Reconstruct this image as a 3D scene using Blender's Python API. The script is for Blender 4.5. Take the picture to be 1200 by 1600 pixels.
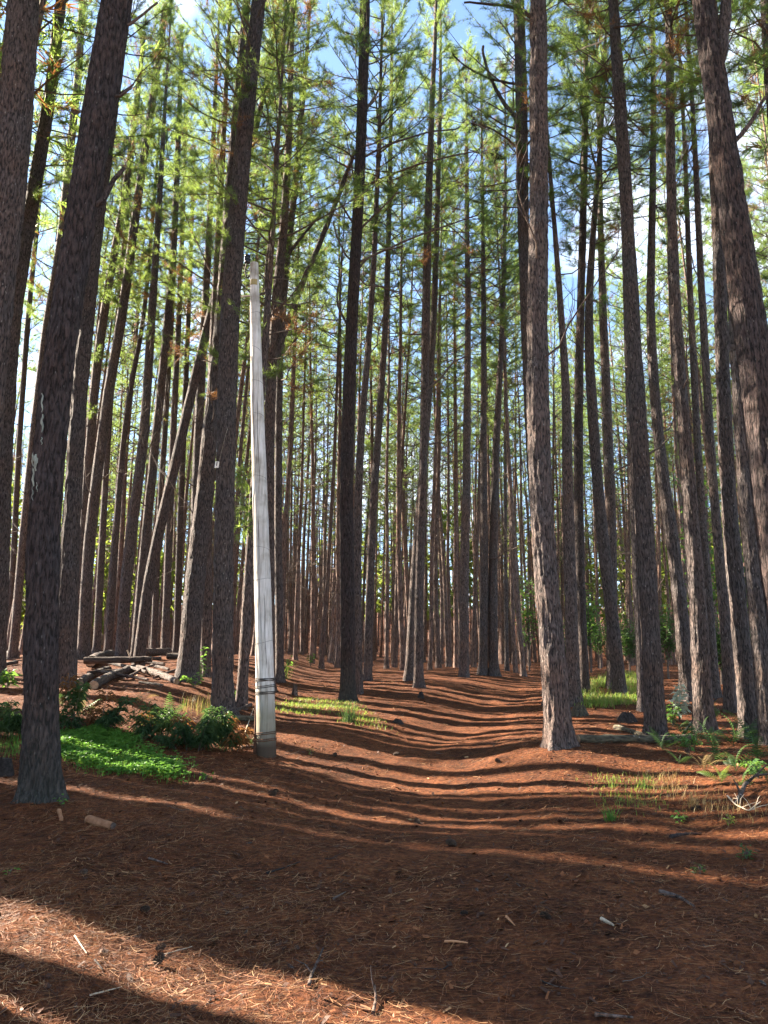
import bpy, math, random
import numpy as np
from mathutils import Vector, Matrix, Quaternion

for o in list(bpy.data.objects):
    bpy.data.objects.remove(o, do_unlink=True)
scene = bpy.context.scene
COL = scene.collection
R = math.radians

# ------------------------------------------------------------------ camera
PITCH = R(13.0)
FPX = 1186.0                      # focal length in pixels of the 1200 x 1600 photograph
CAM_H = 1.6
cam_d = bpy.data.cameras.new('camera')
cam_d.sensor_fit = 'VERTICAL'
cam_d.sensor_height = 24.0
cam_d.lens = 24.0 * FPX / 1600.0
cam_d.clip_start = 0.05
cam_d.clip_end = 2000.0
cam = bpy.data.objects.new('camera', cam_d)
cam.location = (0, 0, CAM_H)
cam.rotation_euler = (math.pi / 2 + PITCH, 0, 0)
COL.objects.link(cam)
scene.camera = cam

# ------------------------------------------------------------------ sky, sun, exposure
SUN_AZ = R(-64.0)                 # from straight ahead (+Y), negative is to the left
SUN_EL = R(31.0)
S = Vector((math.sin(SUN_AZ) * math.cos(SUN_EL), math.cos(SUN_AZ) * math.cos(SUN_EL), math.sin(SUN_EL)))
world = bpy.data.worlds.new('World')
scene.world = world
world.use_nodes = True
wt = world.node_tree
wt.nodes.clear()
w_out = wt.nodes.new('ShaderNodeOutputWorld')
w_bg = wt.nodes.new('ShaderNodeBackground')
w_bg.inputs['Strength'].default_value = 0.066
w_sky = wt.nodes.new('ShaderNodeTexSky')
w_sky.sky_type = 'NISHITA'
w_sky.sun_disc = False
w_sky.sun_elevation = SUN_EL
w_sky.sun_rotation = SUN_AZ
w_sky.altitude = 900
w_sky.air_density = 1.0
w_sky.dust_density = 0.25
w_sky.ozone_density = 1.2
w_tc = wt.nodes.new('ShaderNodeTexCoord')
w_map = wt.nodes.new('ShaderNodeMapping')
w_map.inputs['Scale'].default_value = (1.0, 1.0, 1.8)
w_nz = wt.nodes.new('ShaderNodeTexNoise')
w_nz.inputs['Scale'].default_value = 3.2
w_nz.inputs['Detail'].default_value = 6
w_nz.inputs['Roughness'].default_value = 0.55
w_rmp = wt.nodes.new('ShaderNodeValToRGB')
w_rmp.color_ramp.elements[0].position = 0.52
w_rmp.color_ramp.elements[0].color = (0, 0, 0, 1)
w_rmp.color_ramp.elements[1].position = 0.68
w_rmp.color_ramp.elements[1].color = (0.75, 0.75, 0.75, 1)
w_mix = wt.nodes.new('ShaderNodeMix')
w_mix.data_type = 'RGBA'
w_mix.inputs['B'].default_value = (6.0, 6.15, 6.4, 1)       # sunlit cloud
wt.links.new(w_tc.outputs['Generated'], w_map.inputs['Vector'])
wt.links.new(w_map.outputs['Vector'], w_nz.inputs['Vector'])
wt.links.new(w_nz.outputs['Fac'], w_rmp.inputs['Fac'])
wt.links.new(w_rmp.outputs['Color'], w_mix.inputs['Factor'])
wt.links.new(w_sky.outputs['Color'], w_mix.inputs['A'])
wt.links.new(w_mix.outputs['Result'], w_bg.inputs['Color'])
wt.links.new(w_bg.outputs['Background'], w_out.inputs['Surface'])

sun_d = bpy.data.lights.new('sun', 'SUN')
sun_d.energy = 5.0
sun_d.angle = R(0.5)
sun_d.color = (1.0, 0.87, 0.70)
sun = bpy.data.objects.new('sun', sun_d)
sun.rotation_mode = 'QUATERNION'
sun.rotation_quaternion = S.to_track_quat('Z', 'Y')
sun.location = (-30, 20, 40)
COL.objects.link(sun)

scene.view_settings.view_transform = 'Standard'
scene.view_settings.look = 'None'
scene.view_settings.exposure = 2.92
scene.view_settings.gamma = 1.0
scene.view_settings.use_curve_mapping = False
scene.cycles.max_bounces = 5
scene.cycles.diffuse_bounces = 3
scene.cycles.transmission_bounces = 4
scene.cycles.transparent_max_bounces = 4
scene.cycles.use_denoising = True

# ------------------------------------------------------------------ numeric helpers
rng = np.random.default_rng(7)
random.seed(7)


def _hash(ix, iy, iz, seed):
    h = (ix.astype(np.int64) * 374761393 + iy.astype(np.int64) * 668265263 + iz.astype(np.int64) * 2147483647 + seed * 974711) & 0xFFFFFFFF
    h = ((h ^ (h >> 13)) * 1274126177) & 0xFFFFFFFF
    h = (h ^ (h >> 16)) & 0xFFFFFFFF
    return h.astype(np.float64) / 0xFFFFFFFF * 2 - 1


def vnoise(x, y, z=0.0, seed=0):
    x = np.asarray(x, float); y = np.asarray(y, float)
    z = np.zeros_like(x) + z
    ix, iy, iz = np.floor(x), np.floor(y), np.floor(z)
    fx, fy, fz = x - ix, y - iy, z - iz
    fx, fy, fz = (f * f * (3 - 2 * f) for f in (fx, fy, fz))
    r = 0
    for dx in (0, 1):
        wx = fx if dx else 1 - fx
        for dy in (0, 1):
            wy = fy if dy else 1 - fy
            for dz in (0, 1):
                wz = fz if dz else 1 - fz
                r = r + wx * wy * wz * _hash(ix + dx, iy + dy, iz + dz, seed)
    return r


def ss(t):
    t = np.clip(t, 0, 1)
    return t * t * (3 - 2 * t)


PY = np.array([-60, 0, 4.2, 9, 13, 18, 24, 32, 50, 66, 80, 105, 150, 500.])
PZ = np.array([-2.0, -.15, 0, .36, .66, 1.16, 1.80, 2.36, 3.1, 3.9, 5.4, 9.5, 17.0, 45.])
TY = np.array([-60, 0, 10, 14, 18, 24, 32, 45, 500.])
TX = np.array([.3, .3, .3, .8, 2.2, 4.2, 7.0, 12.0, 60.])


def terrain(x, y):
    x = np.asarray(x, float); y = np.asarray(y, float)
    z = 0
    for k in (-2.0, -1.0, 0, 1.0, 2.0):
        z = z + np.interp(y + k, PY, PZ) / 5
    z = z + .55 * ss((-x - 1.9) / 3.2) * ss((y - 9.5) / 5.5)
    z = z + .30 * ss((x - 2.8) / 2.2) * np.exp(-((y - 8.2) / 2.2) ** 2)
    z = z + .16 * np.exp(-(((x - 2.9) / 1.3) ** 2 + ((y - 12.6) / 1.5) ** 2))
    z = z + .12 * np.exp(-(((x + 2.6) / 1.5) ** 2 + ((y - 5.0) / 1.6) ** 2))
    xc = np.interp(y, TY, TX)
    z = z - .23 * np.exp(-((x - xc) / 1.7) ** 2) * ss((y - 6) / 4)
    z = z + .036 * vnoise(x * .8, y * .8, 0, 3) + .020 * vnoise(x * 2.3, y * 2.3, 0, 4) + .014 * vnoise(x * 6, y * 6, 0, 5)
    return z


def tz(x, y):
    return float(terrain(np.array([x]), np.array([y]))[0])


CP, SP = math.cos(PITCH), math.sin(PITCH)


def ray(px, py):
    cx, cy = (px - 600) / FPX, (800 - py) / FPX
    return np.array([cx, CP - SP * cy, SP + CP * cy])


def ground_at(px, py, dmax=40.0):
    """where the line of sight through a photograph pixel meets the ground"""
    d = ray(px, py)
    t = np.arange(2.0, dmax, 0.02)
    P = t[:, None] * d[None, :]
    P[:, 2] += CAM_H
    below = P[:, 2] <= terrain(P[:, 0], P[:, 1])
    i = int(np.argmax(below)) if below.any() else len(t) - 1
    return Vector((float(P[i, 0]), float(P[i, 1]), tz(P[i, 0], P[i, 1])))


def at_depth(px, py, Y):
    d = ray(px, py)
    t = Y / d[1]
    return Vector((d[0] * t, Y, CAM_H + d[2] * t))


def depth_axis(p):
    return p[1] * CP + (p[2] - CAM_H) * SP


class MB:
    def __init__(self):
        self.V, self.F, self.M, self.n = [], {3: [], 4: []}, {3: [], 4: []}, 0

    def add(self, V, F, m=0):
        V = np.asarray(V, float).reshape(-1, 3)
        F = np.asarray(F, int)
        k = F.shape[1]
        self.V.append(V)
        self.F[k].append(F + self.n)
        self.M[k].append(np.full(len(F), m, int))
        self.n += len(V)

    def transform(self, mat):
        m = np.array(mat)
        self.V = [v @ m[:3, :3].T + m[:3, 3] for v in self.V]
        return self

    def merge(self, other, mat=None, scale_pts=None):
        for k in (3, 4):
            for f, mm in zip(other.F[k], other.M[k]):
                self.F[k].append(f + self.n); self.M[k].append(mm)
        for v in other.V:
            if mat is not None:
                m = np.array(mat)
                v = v @ m[:3, :3].T + m[:3, 3]
            self.V.append(v)
            self.n += len(v)

    def mesh(self, name, mats, smooth=False):
        me = bpy.data.meshes.new(name)
        V = np.concatenate(self.V) if self.V else np.zeros((0, 3))
        me.vertices.add(len(V))
        me.vertices.foreach_set('co', V.astype(np.float32).ravel())
        loops, starts, mi, pos = [], [], [], 0
        for k in (3, 4):
            if self.F[k]:
                f = np.concatenate(self.F[k])
                loops.append(f.ravel())
                starts.append(pos + np.arange(len(f)) * k)
                mi.append(np.concatenate(self.M[k]))
                pos += f.size
        loops = np.concatenate(loops); starts = np.concatenate(starts); mi = np.concatenate(mi)
        me.loops.add(len(loops))
        me.loops.foreach_set('vertex_index', loops.astype(np.int32))
        me.polygons.add(len(starts))
        me.polygons.foreach_set('loop_start', starts.astype(np.int32))
        me.polygons.foreach_set('material_index', mi.astype(np.int32))
        me.polygons.foreach_set('use_smooth', np.full(len(starts), bool(smooth)))
        for m in (mats if isinstance(mats, (list, tuple)) else [mats]):
            me.materials.append(m)
        me.update(calc_edges=True)
        me.validate()
        return me


def obj(name, me, parent=None, loc=None):
    o = bpy.data.objects.new(name, me)
    COL.objects.link(o)
    if parent is not None:
        o.parent = parent
    if loc is not None:
        o.location = loc
    return o


def tag(o, label, cat=None, group=None, kind=None):
    o['label'] = label
    if cat: o['category'] = cat
    if group: o['group'] = group
    if kind: o['kind'] = kind
    return o


def empty(name, loc=(0, 0, 0)):
    o = bpy.data.objects.new(name, None)
    o.empty_display_size = 0.2
    o.location = loc
    COL.objects.link(o)
    return o


def frames(P):
    T = np.gradient(P, axis=0)
    T /= np.linalg.norm(T, axis=1, keepdims=True) + 1e-9
    ref = np.array([0, 0, 1.]) if abs(T[:, 2]).mean() < .8 else np.array([1., 0, 0])
    A = np.cross(T, ref); A /= np.linalg.norm(A, axis=1, keepdims=True) + 1e-9
    B = np.cross(T, A)
    return A, B


def tube(mb, P, r, n=6, m=0, cap=True, rough=0.0, seed=0):
    P = np.asarray(P, float); r = np.zeros(len(P)) + r
    A, B = frames(P)
    th = np.arange(n) / n * 2 * np.pi
    rr = r[:, None] * np.ones((1, n))
    if rough:
        L = np.r_[0, np.cumsum(np.linalg.norm(np.diff(P, axis=0), axis=1))]
        k = 1.0 / max(r.max(), 1e-3)
        rr = rr * (1 + rough * vnoise(np.cos(th)[None] * 1.6 + 0 * L[:, None], np.sin(th)[None] * 1.6 + 0 * L[:, None], L[:, None] * k * .5, seed))
    V = P[:, None] + rr[..., None] * (np.cos(th)[None, :, None] * A[:, None] + np.sin(th)[None, :, None] * B[:, None])
    N = len(P)
    i, j = np.meshgrid(np.arange(N - 1), np.arange(n), indexing='ij')
    a = i * n + j; b = i * n + (j + 1) % n
    mb.add(V, np.stack([a, b, b + n, a + n], -1).reshape(-1, 4), m)
    if cap:
        for e, rev in ((0, 0), (N - 1, 1)):
            c = np.vstack([V[e], P[e][None]])
            f = np.stack([np.arange(n), (np.arange(n) + 1) % n, np.full(n, n)], -1)
            mb.add(c, f[:, ::-1] if rev == 0 else f, m)


def resample(P, step, smooth=2):
    P = np.asarray(P, float)
    L = np.r_[0, np.cumsum(np.linalg.norm(np.diff(P[:, :3], axis=0), axis=1))]
    n = max(3, int(L[-1] / step) + 1)
    s = np.linspace(0, L[-1], n)
    Q = np.stack([np.interp(s, L, P[:, k]) for k in range(P.shape[1])], -1)
    w = max(1, int(1.2 / step))
    if w > 1 and n > 2 * w:
        for _ in range(smooth):
            pad = np.vstack([2 * Q[:1] - Q[1:w + 1][::-1], Q, 2 * Q[-1:] - Q[-w - 1:-1][::-1]])
            cs = np.cumsum(np.vstack([np.zeros((1, Q.shape[1])), pad]), axis=0)
            k = 2 * w + 1
            Q = (cs[k:] - cs[:-k]) / k
    return Q


# ------------------------------------------------------------------ materials
def new_mat(name):
    m = bpy.data.materials.new(name)
    m.use_nodes = True
    nt = m.node_tree
    b = nt.nodes['Principled BSDF']
    b.inputs['Specular IOR Level'].default_value = 0.25
    return m, nt, b


def N(nt, t, **kw):
    n = nt.nodes.new(t)
    for k, v in kw.items():
        if k in n.inputs:
            n.inputs[k].default_value = v
        else:
            setattr(n, k, v)
    return n


def ramp(nt, stops):
    n = nt.nodes.new('ShaderNodeValToRGB')
    e = n.color_ramp.elements
    while len(e) < len(stops):
        e.new(0.5)
    for k, (p, c) in enumerate(stops):
        e[k].position = p
        e[k].color = (*c, 1) if len(c) == 3 else c
    return n


def mixc(nt, a, b, fac, mode='MIX'):
    n = nt.nodes.new('ShaderNodeMix')
    n.data_type = 'RGBA'
    n.blend_type = mode
    for s, v in (('A', a), ('B', b), ('Factor', fac)):
        if hasattr(v, 'links') or isinstance(v, bpy.types.NodeSocket):
            nt.links.new(v, n.inputs[s])
        elif s == 'Factor':
            n.inputs[s].default_value = v
        else:
            n.inputs[s].default_value = (*v, 1)
    return n.outputs['Result']


def bark_mat(name, plate, fissure, fleck=(.5, .46, .42), scale=22.0, moss=None, bump=.8):
    m, nt, b = new_mat(name)
    tc = N(nt, 'ShaderNodeTexCoord')
    mp = N(nt, 'ShaderNodeMapping', Scale=(1, 1, .24))
    nt.links.new(tc.outputs['Object'], mp.inputs['Vector'])
    wz = N(nt, 'ShaderNodeTexNoise', Scale=9.0, Detail=3.0)
    nt.links.new(mp.outputs['Vector'], wz.inputs['Vector'])
    warp = N(nt, 'ShaderNodeVectorMath', operation='MULTIPLY_ADD')
    nt.links.new(wz.outputs['Color'], warp.inputs[0])
    warp.inputs[1].default_value = (.10, .10, .05)
    nt.links.new(mp.outputs['Vector'], warp.inputs[2])
    vo = N(nt, 'ShaderNodeTexVoronoi', Scale=scale, feature='DISTANCE_TO_EDGE')
    nt.links.new(warp.outputs[0], vo.inputs['Vector'])
    mps = N(nt, 'ShaderNodeMapping', Scale=(1, 1, .24))
    nt.links.new(tc.outputs['Object'], mps.inputs['Vector'])
    nf = N(nt, 'ShaderNodeTexNoise', Scale=scale * 2.1, Detail=4.0, Roughness=.62, Distortion=.35)
    nt.links.new(mps.outputs['Vector'], nf.inputs['Vector'])
    vm = N(nt, 'ShaderNodeMath', operation='MULTIPLY_ADD')
    nt.links.new(vo.outputs['Distance'], vm.inputs[0]); vm.inputs[1].default_value = .60
    nt.links.new(nf.outputs['Fac'], vm.inputs[2])
    r1 = ramp(nt, [(0.44, (0, 0, 0)), (0.55, (.62, .62, .62)), (.74, (1, 1, 1))])
    nt.links.new(vm.outputs[0], r1.inputs['Fac'])
    nz = N(nt, 'ShaderNodeTexNoise', Scale=34.0, Detail=6.0, Roughness=.65)
    nt.links.new(mp.outputs['Vector'], nz.inputs['Vector'])
    big = N(nt, 'ShaderNodeTexNoise', Scale=1.3, Detail=3.0)
    nt.links.new(tc.outputs['Object'], big.inputs['Vector'])
    oi = N(nt, 'ShaderNodeObjectInfo')
    pl = ramp(nt, [(.3, tuple(c * .55 for c in plate)), (.55, plate), (.78, tuple(min(1, c * 1.5) for c in plate))])
    nt.links.new(nz.outputs['Fac'], pl.inputs['Fac'])
    tint = ramp(nt, [(.3, (1.12, .92, .82)), (.7, (.86, .93, 1.02))])
    nt.links.new(big.outputs['Fac'], tint.inputs['Fac'])
    c1 = mixc(nt, pl.outputs['Color'], tint.outputs['Color'], 1.0, 'MULTIPLY')
    per = ramp(nt, [(0, (.78, .74, .72)), (.5, (1, 1, 1)), (1, (1.25, 1.12, 1.05))])
    nt.links.new(oi.outputs['Random'], per.inputs['Fac'])
    c1 = mixc(nt, c1, per.outputs['Color'], 1.0, 'MULTIPLY')
    c2 = mixc(nt, fissure, c1, r1.outputs['Color'])
    # pale flecks at random
    vf = N(nt, 'ShaderNodeTexVoronoi', Scale=26.0)
    mp2 = N(nt, 'ShaderNodeMapping', Scale=(1.2, 1.2, .42))
    nt.links.new(tc.outputs['Object'], mp2.inputs['Vector'])
    nt.links.new(mp2.outputs['Vector'], vf.inputs['Vector'])
    rf = ramp(nt, [(.12, (1, 1, 1)), (.24, (0, 0, 0))])
    nt.links.new(vf.outputs['Distance'], rf.inputs['Fac'])
    sel = N(nt, 'ShaderNodeSeparateColor')
    nt.links.new(vf.outputs['Color'], sel.inputs['Color'])
    gt = N(nt, 'ShaderNodeMath', operation='GREATER_THAN')
    gt.inputs[1].default_value = .86
    nt.links.new(sel.outputs[0], gt.inputs[0])
    mf = N(nt, 'ShaderNodeMath', operation='MULTIPLY')
    nt.links.new(rf.outputs['Color'], mf.inputs[0]); nt.links.new(gt.outputs[0], mf.inputs[1])
    c3 = mixc(nt, c2, fleck, mf.outputs[0])
    # old branch scars
    mk = N(nt, 'ShaderNodeMapping', Scale=(1, 1, .55))
    nt.links.new(tc.outputs['Object'], mk.inputs['Vector'])
    vk = N(nt, 'ShaderNodeTexVoronoi', Scale=4.2)
    nt.links.new(mk.outputs['Vector'], vk.inputs['Vector'])
    rk = ramp(nt, [(.05, (.7, .7, .7)), (.14, (0, 0, 0))])
    nt.links.new(vk.outputs['Distance'], rk.inputs['Fac'])
    c3 = mixc(nt, c3, tuple(c * .8 for c in fissure), rk.outputs['Color'])
    if moss:
        sx = N(nt, 'ShaderNodeSeparateXYZ')
        nt.links.new(tc.outputs['Object'], sx.inputs[0])
        mr = N(nt, 'ShaderNodeMapRange')
        mr.inputs['From Min'].default_value = 1.3; mr.inputs['From Max'].default_value = .1
        nt.links.new(sx.outputs['Z'], mr.inputs['Value'])
        mm = N(nt, 'ShaderNodeMath', operation='MULTIPLY')
        nt.links.new(mr.outputs[0], mm.inputs[0]); nt.links.new(nz.outputs['Fac'], mm.inputs[1])
        mh = N(nt, 'ShaderNodeMath', operation='MULTIPLY')
        nt.links.new(mm.outputs[0], mh.inputs[0]); mh.inputs[1].default_value = .6
        c3 = mixc(nt, c3, moss, mh.outputs[0])
    nt.links.new(c3, b.inputs['Base Color'])
    b.inputs['Roughness'].default_value = .85
    hs = N(nt, 'ShaderNodeMath', operation='MULTIPLY_ADD')
    nt.links.new(nz.outputs['Fac'], hs.inputs[0]); hs.inputs[1].default_value = .7
    nt.links.new(r1.outputs['Color'], hs.inputs[2])
    bp = N(nt, 'ShaderNodeBump', Strength=bump, Distance=.035)
    nt.links.new(hs.outputs[0], bp.inputs['Height'])
    nt.links.new(bp.outputs['Normal'], b.inputs['Normal'])
    return m


def leaf_mat(name, dark, light, trans, mixf=.45, rough=.5, scale=1.2):
    m, nt, b = new_mat(name)
    tc = N(nt, 'ShaderNodeTexCoord')
    nz = N(nt, 'ShaderNodeTexNoise', Scale=scale, Detail=3.0)
    nt.links.new(tc.outputs['Object'], nz.inputs['Vector'])
    oi = N(nt, 'ShaderNodeObjectInfo')
    ad = N(nt, 'ShaderNodeMath', operation='MULTIPLY_ADD')
    nt.links.new(oi.outputs['Random'], ad.inputs[0]); ad.inputs[1].default_value = .36
    nt.links.new(nz.outputs['Fac'], ad.inputs[2])
    r = ramp(nt, [(.38, dark), (.85, light)])
    nt.links.new(ad.outputs[0], r.inputs['Fac'])
    nt.links.new(r.outputs['Color'], b.inputs['Base Color'])
    b.inputs['Roughness'].default_value = rough
    tr = N(nt, 'ShaderNodeBsdfTranslucent')
    rt = ramp(nt, [(.38, tuple(c * .7 for c in trans)), (.85, trans)])
    nt.links.new(ad.outputs[0], rt.inputs['Fac'])
    nt.links.new(rt.outputs['Color'], tr.inputs['Color'])
    mx = N(nt, 'ShaderNodeMixShader')
    mx.inputs[0].default_value = mixf
    nt.links.new(b.outputs[0], mx.inputs[1]); nt.links.new(tr.outputs[0], mx.inputs[2])
    nt.links.new(mx.outputs[0], nt.nodes['Material Output'].inputs['Surface'])
    return m


def flat_mat(name, c1, c2, scale=8.0, rough=.8, bump=.3, stretch=(1, 1, 1), metal=0, detail=5.0):
    m, nt, b = new_mat(name)
    tc = N(nt, 'ShaderNodeTexCoord')
    mp = N(nt, 'ShaderNodeMapping', Scale=stretch)
    nt.links.new(tc.outputs['Object'], mp.inputs['Vector'])
    nz = N(nt, 'ShaderNodeTexNoise', Scale=scale, Detail=detail, Roughness=.6)
    nt.links.new(mp.outputs['Vector'], nz.inputs['Vector'])
    r = ramp(nt, [(.35, c1), (.68, c2)])
    nt.links.new(nz.outputs['Fac'], r.inputs['Fac'])
    oi = N(nt, 'ShaderNodeObjectInfo')
    per = ramp(nt, [(0, (.75, .75, .75)), (1, (1.25, 1.2, 1.15))])
    nt.links.new(oi.outputs['Random'], per.inputs['Fac'])
    nt.links.new(mixc(nt, r.outputs['Color'], per.outputs['Color'], 1.0, 'MULTIPLY'), b.inputs['Base Color'])
    b.inputs['Roughness'].default_value = rough
    b.inputs['Metallic'].default_value = metal
    bp = N(nt, 'ShaderNodeBump', Strength=bump, Distance=.01)
    nt.links.new(nz.outputs['Fac'], bp.inputs['Height'])
    nt.links.new(bp.outputs['Normal'], b.inputs['Normal'])
    return m


def ground_mat():
    m, nt, b = new_mat('needle_covered_soil')
    tc = N(nt, 'ShaderNodeTexCoord')
    n1 = N(nt, 'ShaderNodeTexNoise', Scale=.7, Detail=5.0, Roughness=.6)
    nt.links.new(tc.outputs['Object'], n1.inputs['Vector'])
    n2 = N(nt, 'ShaderNodeTexNoise', Scale=22.0, Detail=7.0, Roughness=.7)
    nt.links.new(tc.outputs['Object'], n2.inputs['Vector'])
    r2 = ramp(nt, [(.30, (.030, .012, .007)), (.46, (.085, .030, .014)), (.60, (.165, .062, .026)), (.78, (.29, .135, .06))])
    nt.links.new(n2.outputs['Fac'], r2.inputs['Fac'])
    r1 = ramp(nt, [(.36, (.60, .55, .55)), (.60, (1.1, 1.05, 1.0))])
    nt.links.new(n1.outputs['Fac'], r1.inputs['Fac'])
    col = mixc(nt, r2.outputs['Color'], r1.outputs['Color'], 1.0, 'MULTIPLY')
    n3 = N(nt, 'ShaderNodeTexNoise', Scale=4.5, Detail=6.0, Roughness=.7)
    nt.links.new(tc.outputs['Object'], n3.inputs['Vector'])
    r3 = ramp(nt, [(.36, (.45, .42, .42)), (.50, (.95, .95, .95)), (.66, (1.25, 1.18, 1.1))])
    nt.links.new(n3.outputs['Fac'], r3.inputs['Fac'])
    col = mixc(nt, col, r3.outputs['Color'], 1.0, 'MULTIPLY')
    # fine needle streaks in three directions
    hts = n2.outputs['Fac']
    for k, a in enumerate((.35, 1.5, 2.5)):
        mp = N(nt, 'ShaderNodeMapping', Rotation=(0, 0, a), Scale=(9, 120, 1), Location=(k * 3.1, 0, 0))
        nt.links.new(tc.outputs['Object'], mp.inputs['Vector'])
        st = N(nt, 'ShaderNodeTexNoise', Scale=1.0, Detail=2.0)
        nt.links.new(mp.outputs['Vector'], st.inputs['Vector'])
        rs = ramp(nt, [(.60, (0, 0, 0)), (.70, (1, 1, 1))])
        nt.links.new(st.outputs['Fac'], rs.inputs['Fac'])
        sc = N(nt, 'ShaderNodeMath', operation='MULTIPLY')
        nt.links.new(rs.outputs['Color'], sc.inputs[0]); sc.inputs[1].default_value = .55
        col = mixc(nt, col, ((.34, .135, .05), (.25, .085, .03), (.44, .24, .11))[k], sc.outputs[0])
        ma = N(nt, 'ShaderNodeMath', operation='MULTIPLY_ADD')
        nt.links.new(rs.outputs['Color'], ma.inputs[0]); ma.inputs[1].default_value = .25
        nt.links.new(hts, ma.inputs[2]); hts = ma.outputs[0]
    nt.links.new(col, b.inputs['Base Color'])
    b.inputs['Roughness'].default_value = .9
    b.inputs['Specular IOR Level'].default_value = .12
    bp = N(nt, 'ShaderNodeBump', Strength=.8, Distance=.03)
    nt.links.new(hts, bp.inputs['Height'])
    nt.links.new(bp.outputs['Normal'], b.inputs['Normal'])
    return m


M = {}
M['ground'] = ground_mat()
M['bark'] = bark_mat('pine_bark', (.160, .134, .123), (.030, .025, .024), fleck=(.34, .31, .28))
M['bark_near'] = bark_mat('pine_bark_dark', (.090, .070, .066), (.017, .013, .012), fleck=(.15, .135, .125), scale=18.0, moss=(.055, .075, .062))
M['bark_far'] = bark_mat('pine_bark_far', (.225, .165, .138), (.055, .040, .035), scale=12.0, bump=.6)
M['twig'] = flat_mat('dead_twig', (.07, .052, .045), (.16, .125, .105), 20)
M['needle'] = leaf_mat('pine_needles', (.018, .060, .034), (.085, .140, .040), (.35, .49, .10), .50)
M['understorey'] = leaf_mat('understorey_leaf', (.04, .085, .022), (.10, .135, .03), (.30, .38, .06), .5, scale=.4)
M['needle_dead'] = leaf_mat('dead_needles', (.12, .055, .025), (.26, .13, .05), (.35, .16, .05), .35)
M['litter_a'] = flat_mat('litter_rust', (.16, .052, .020), (.33, .12, .042), 3.0, .6, 0)
M['litter_b'] = flat_mat('litter_straw', (.32, .15, .06), (.58, .36, .19), 3.0, .55, 0)
M['litter_c'] = flat_mat('litter_dark', (.055, .026, .016), (.11, .05, .03), 3.0, .7, 0)
M['fern'] = leaf_mat('fern_leaf', (.025, .065, .028), (.07, .135, .045), (.12, .23, .05), .4, scale=4)
M['shrub'] = leaf_mat('dark_shrub_leaf', (.022, .055, .032), (.065, .115, .045), (.11, .20, .05), .4, scale=5)
M['clover'] = leaf_mat('bright_groundcover_leaf', (.055, .170, .030), (.125, .275, .05), (.20, .42, .06), .45, scale=6)
M['grass'] = leaf_mat('grass_blade', (.07, .15, .03), (.17, .27, .05), (.32, .46, .07), .45, scale=3)
M['straw'] = leaf_mat('dry_grass', (.25, .17, .07), (.42, .31, .14), (.4, .28, .1), .35, scale=3)
M['broad'] = leaf_mat('broad_leaf', (.05, .13, .04), (.11, .21, .06), (.22, .40, .06), .4, scale=4)
M['pale_leaf'] = leaf_mat('pale_leaf_painted_sun', (.34, .40, .30), (.55, .60, .48), (.4, .46, .3), .3, scale=4)  # pale silvery leaf, brightened in colour to stand in for sunlight
M['log'] = bark_mat('fallen_log_bark', (.13, .108, .096), (.03, .024, .02), scale=14, bump=.6)
M['log_moss'] = bark_mat('mossy_log', (.13, .125, .085), (.04, .032, .024), scale=12, bump=.6)
M['cut'] = flat_mat('cut_wood', (.22, .15, .10), (.38, .27, .18), 18, .8, .2)
M['chip'] = flat_mat('orange_bark_chip', (.26, .12, .06), (.42, .22, .12), 12, .8, .4)
M['cone'] = flat_mat('pine_cone', (.035, .024, .019), (.10, .07, .05), 30, .8, .4)
M['charred'] = flat_mat('charred_wood', (.012, .010, .010), (.05, .042, .04), 20, .85, .6)
M['deadwhite'] = flat_mat('bleached_twig', (.34, .27, .19), (.55, .46, .35), 20, .8, .2)
M['rust'] = flat_mat('rusty_iron', (.07, .03, .018), (.15, .075, .045), 30, .75, .4, metal=.2)
M['wire'] = flat_mat('dark_wire', (.035, .03, .028), (.10, .085, .075), 25, .6, .2, metal=.4)
M['ceramic'] = flat_mat('glazed_insulator', (.03, .035, .045), (.07, .08, .10), 6, .2, 0)
M['yellow'] = flat_mat('weathered_yellow_plate', (.42, .32, .13), (.60, .48, .22), 25, .6, .1)
M['white'] = flat_mat('white_plate', (.72, .70, .66), (.82, .80, .78), 20, .5, 0)
M['resin'] = flat_mat('dried_resin', (.17, .19, .165), (.32, .35, .30), 30, .6, .5, stretch=(1, 1, .3))
M['rope'] = flat_mat('old_cord', (.25, .22, .17), (.4, .36, .3), 20, .9, .2)


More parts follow.
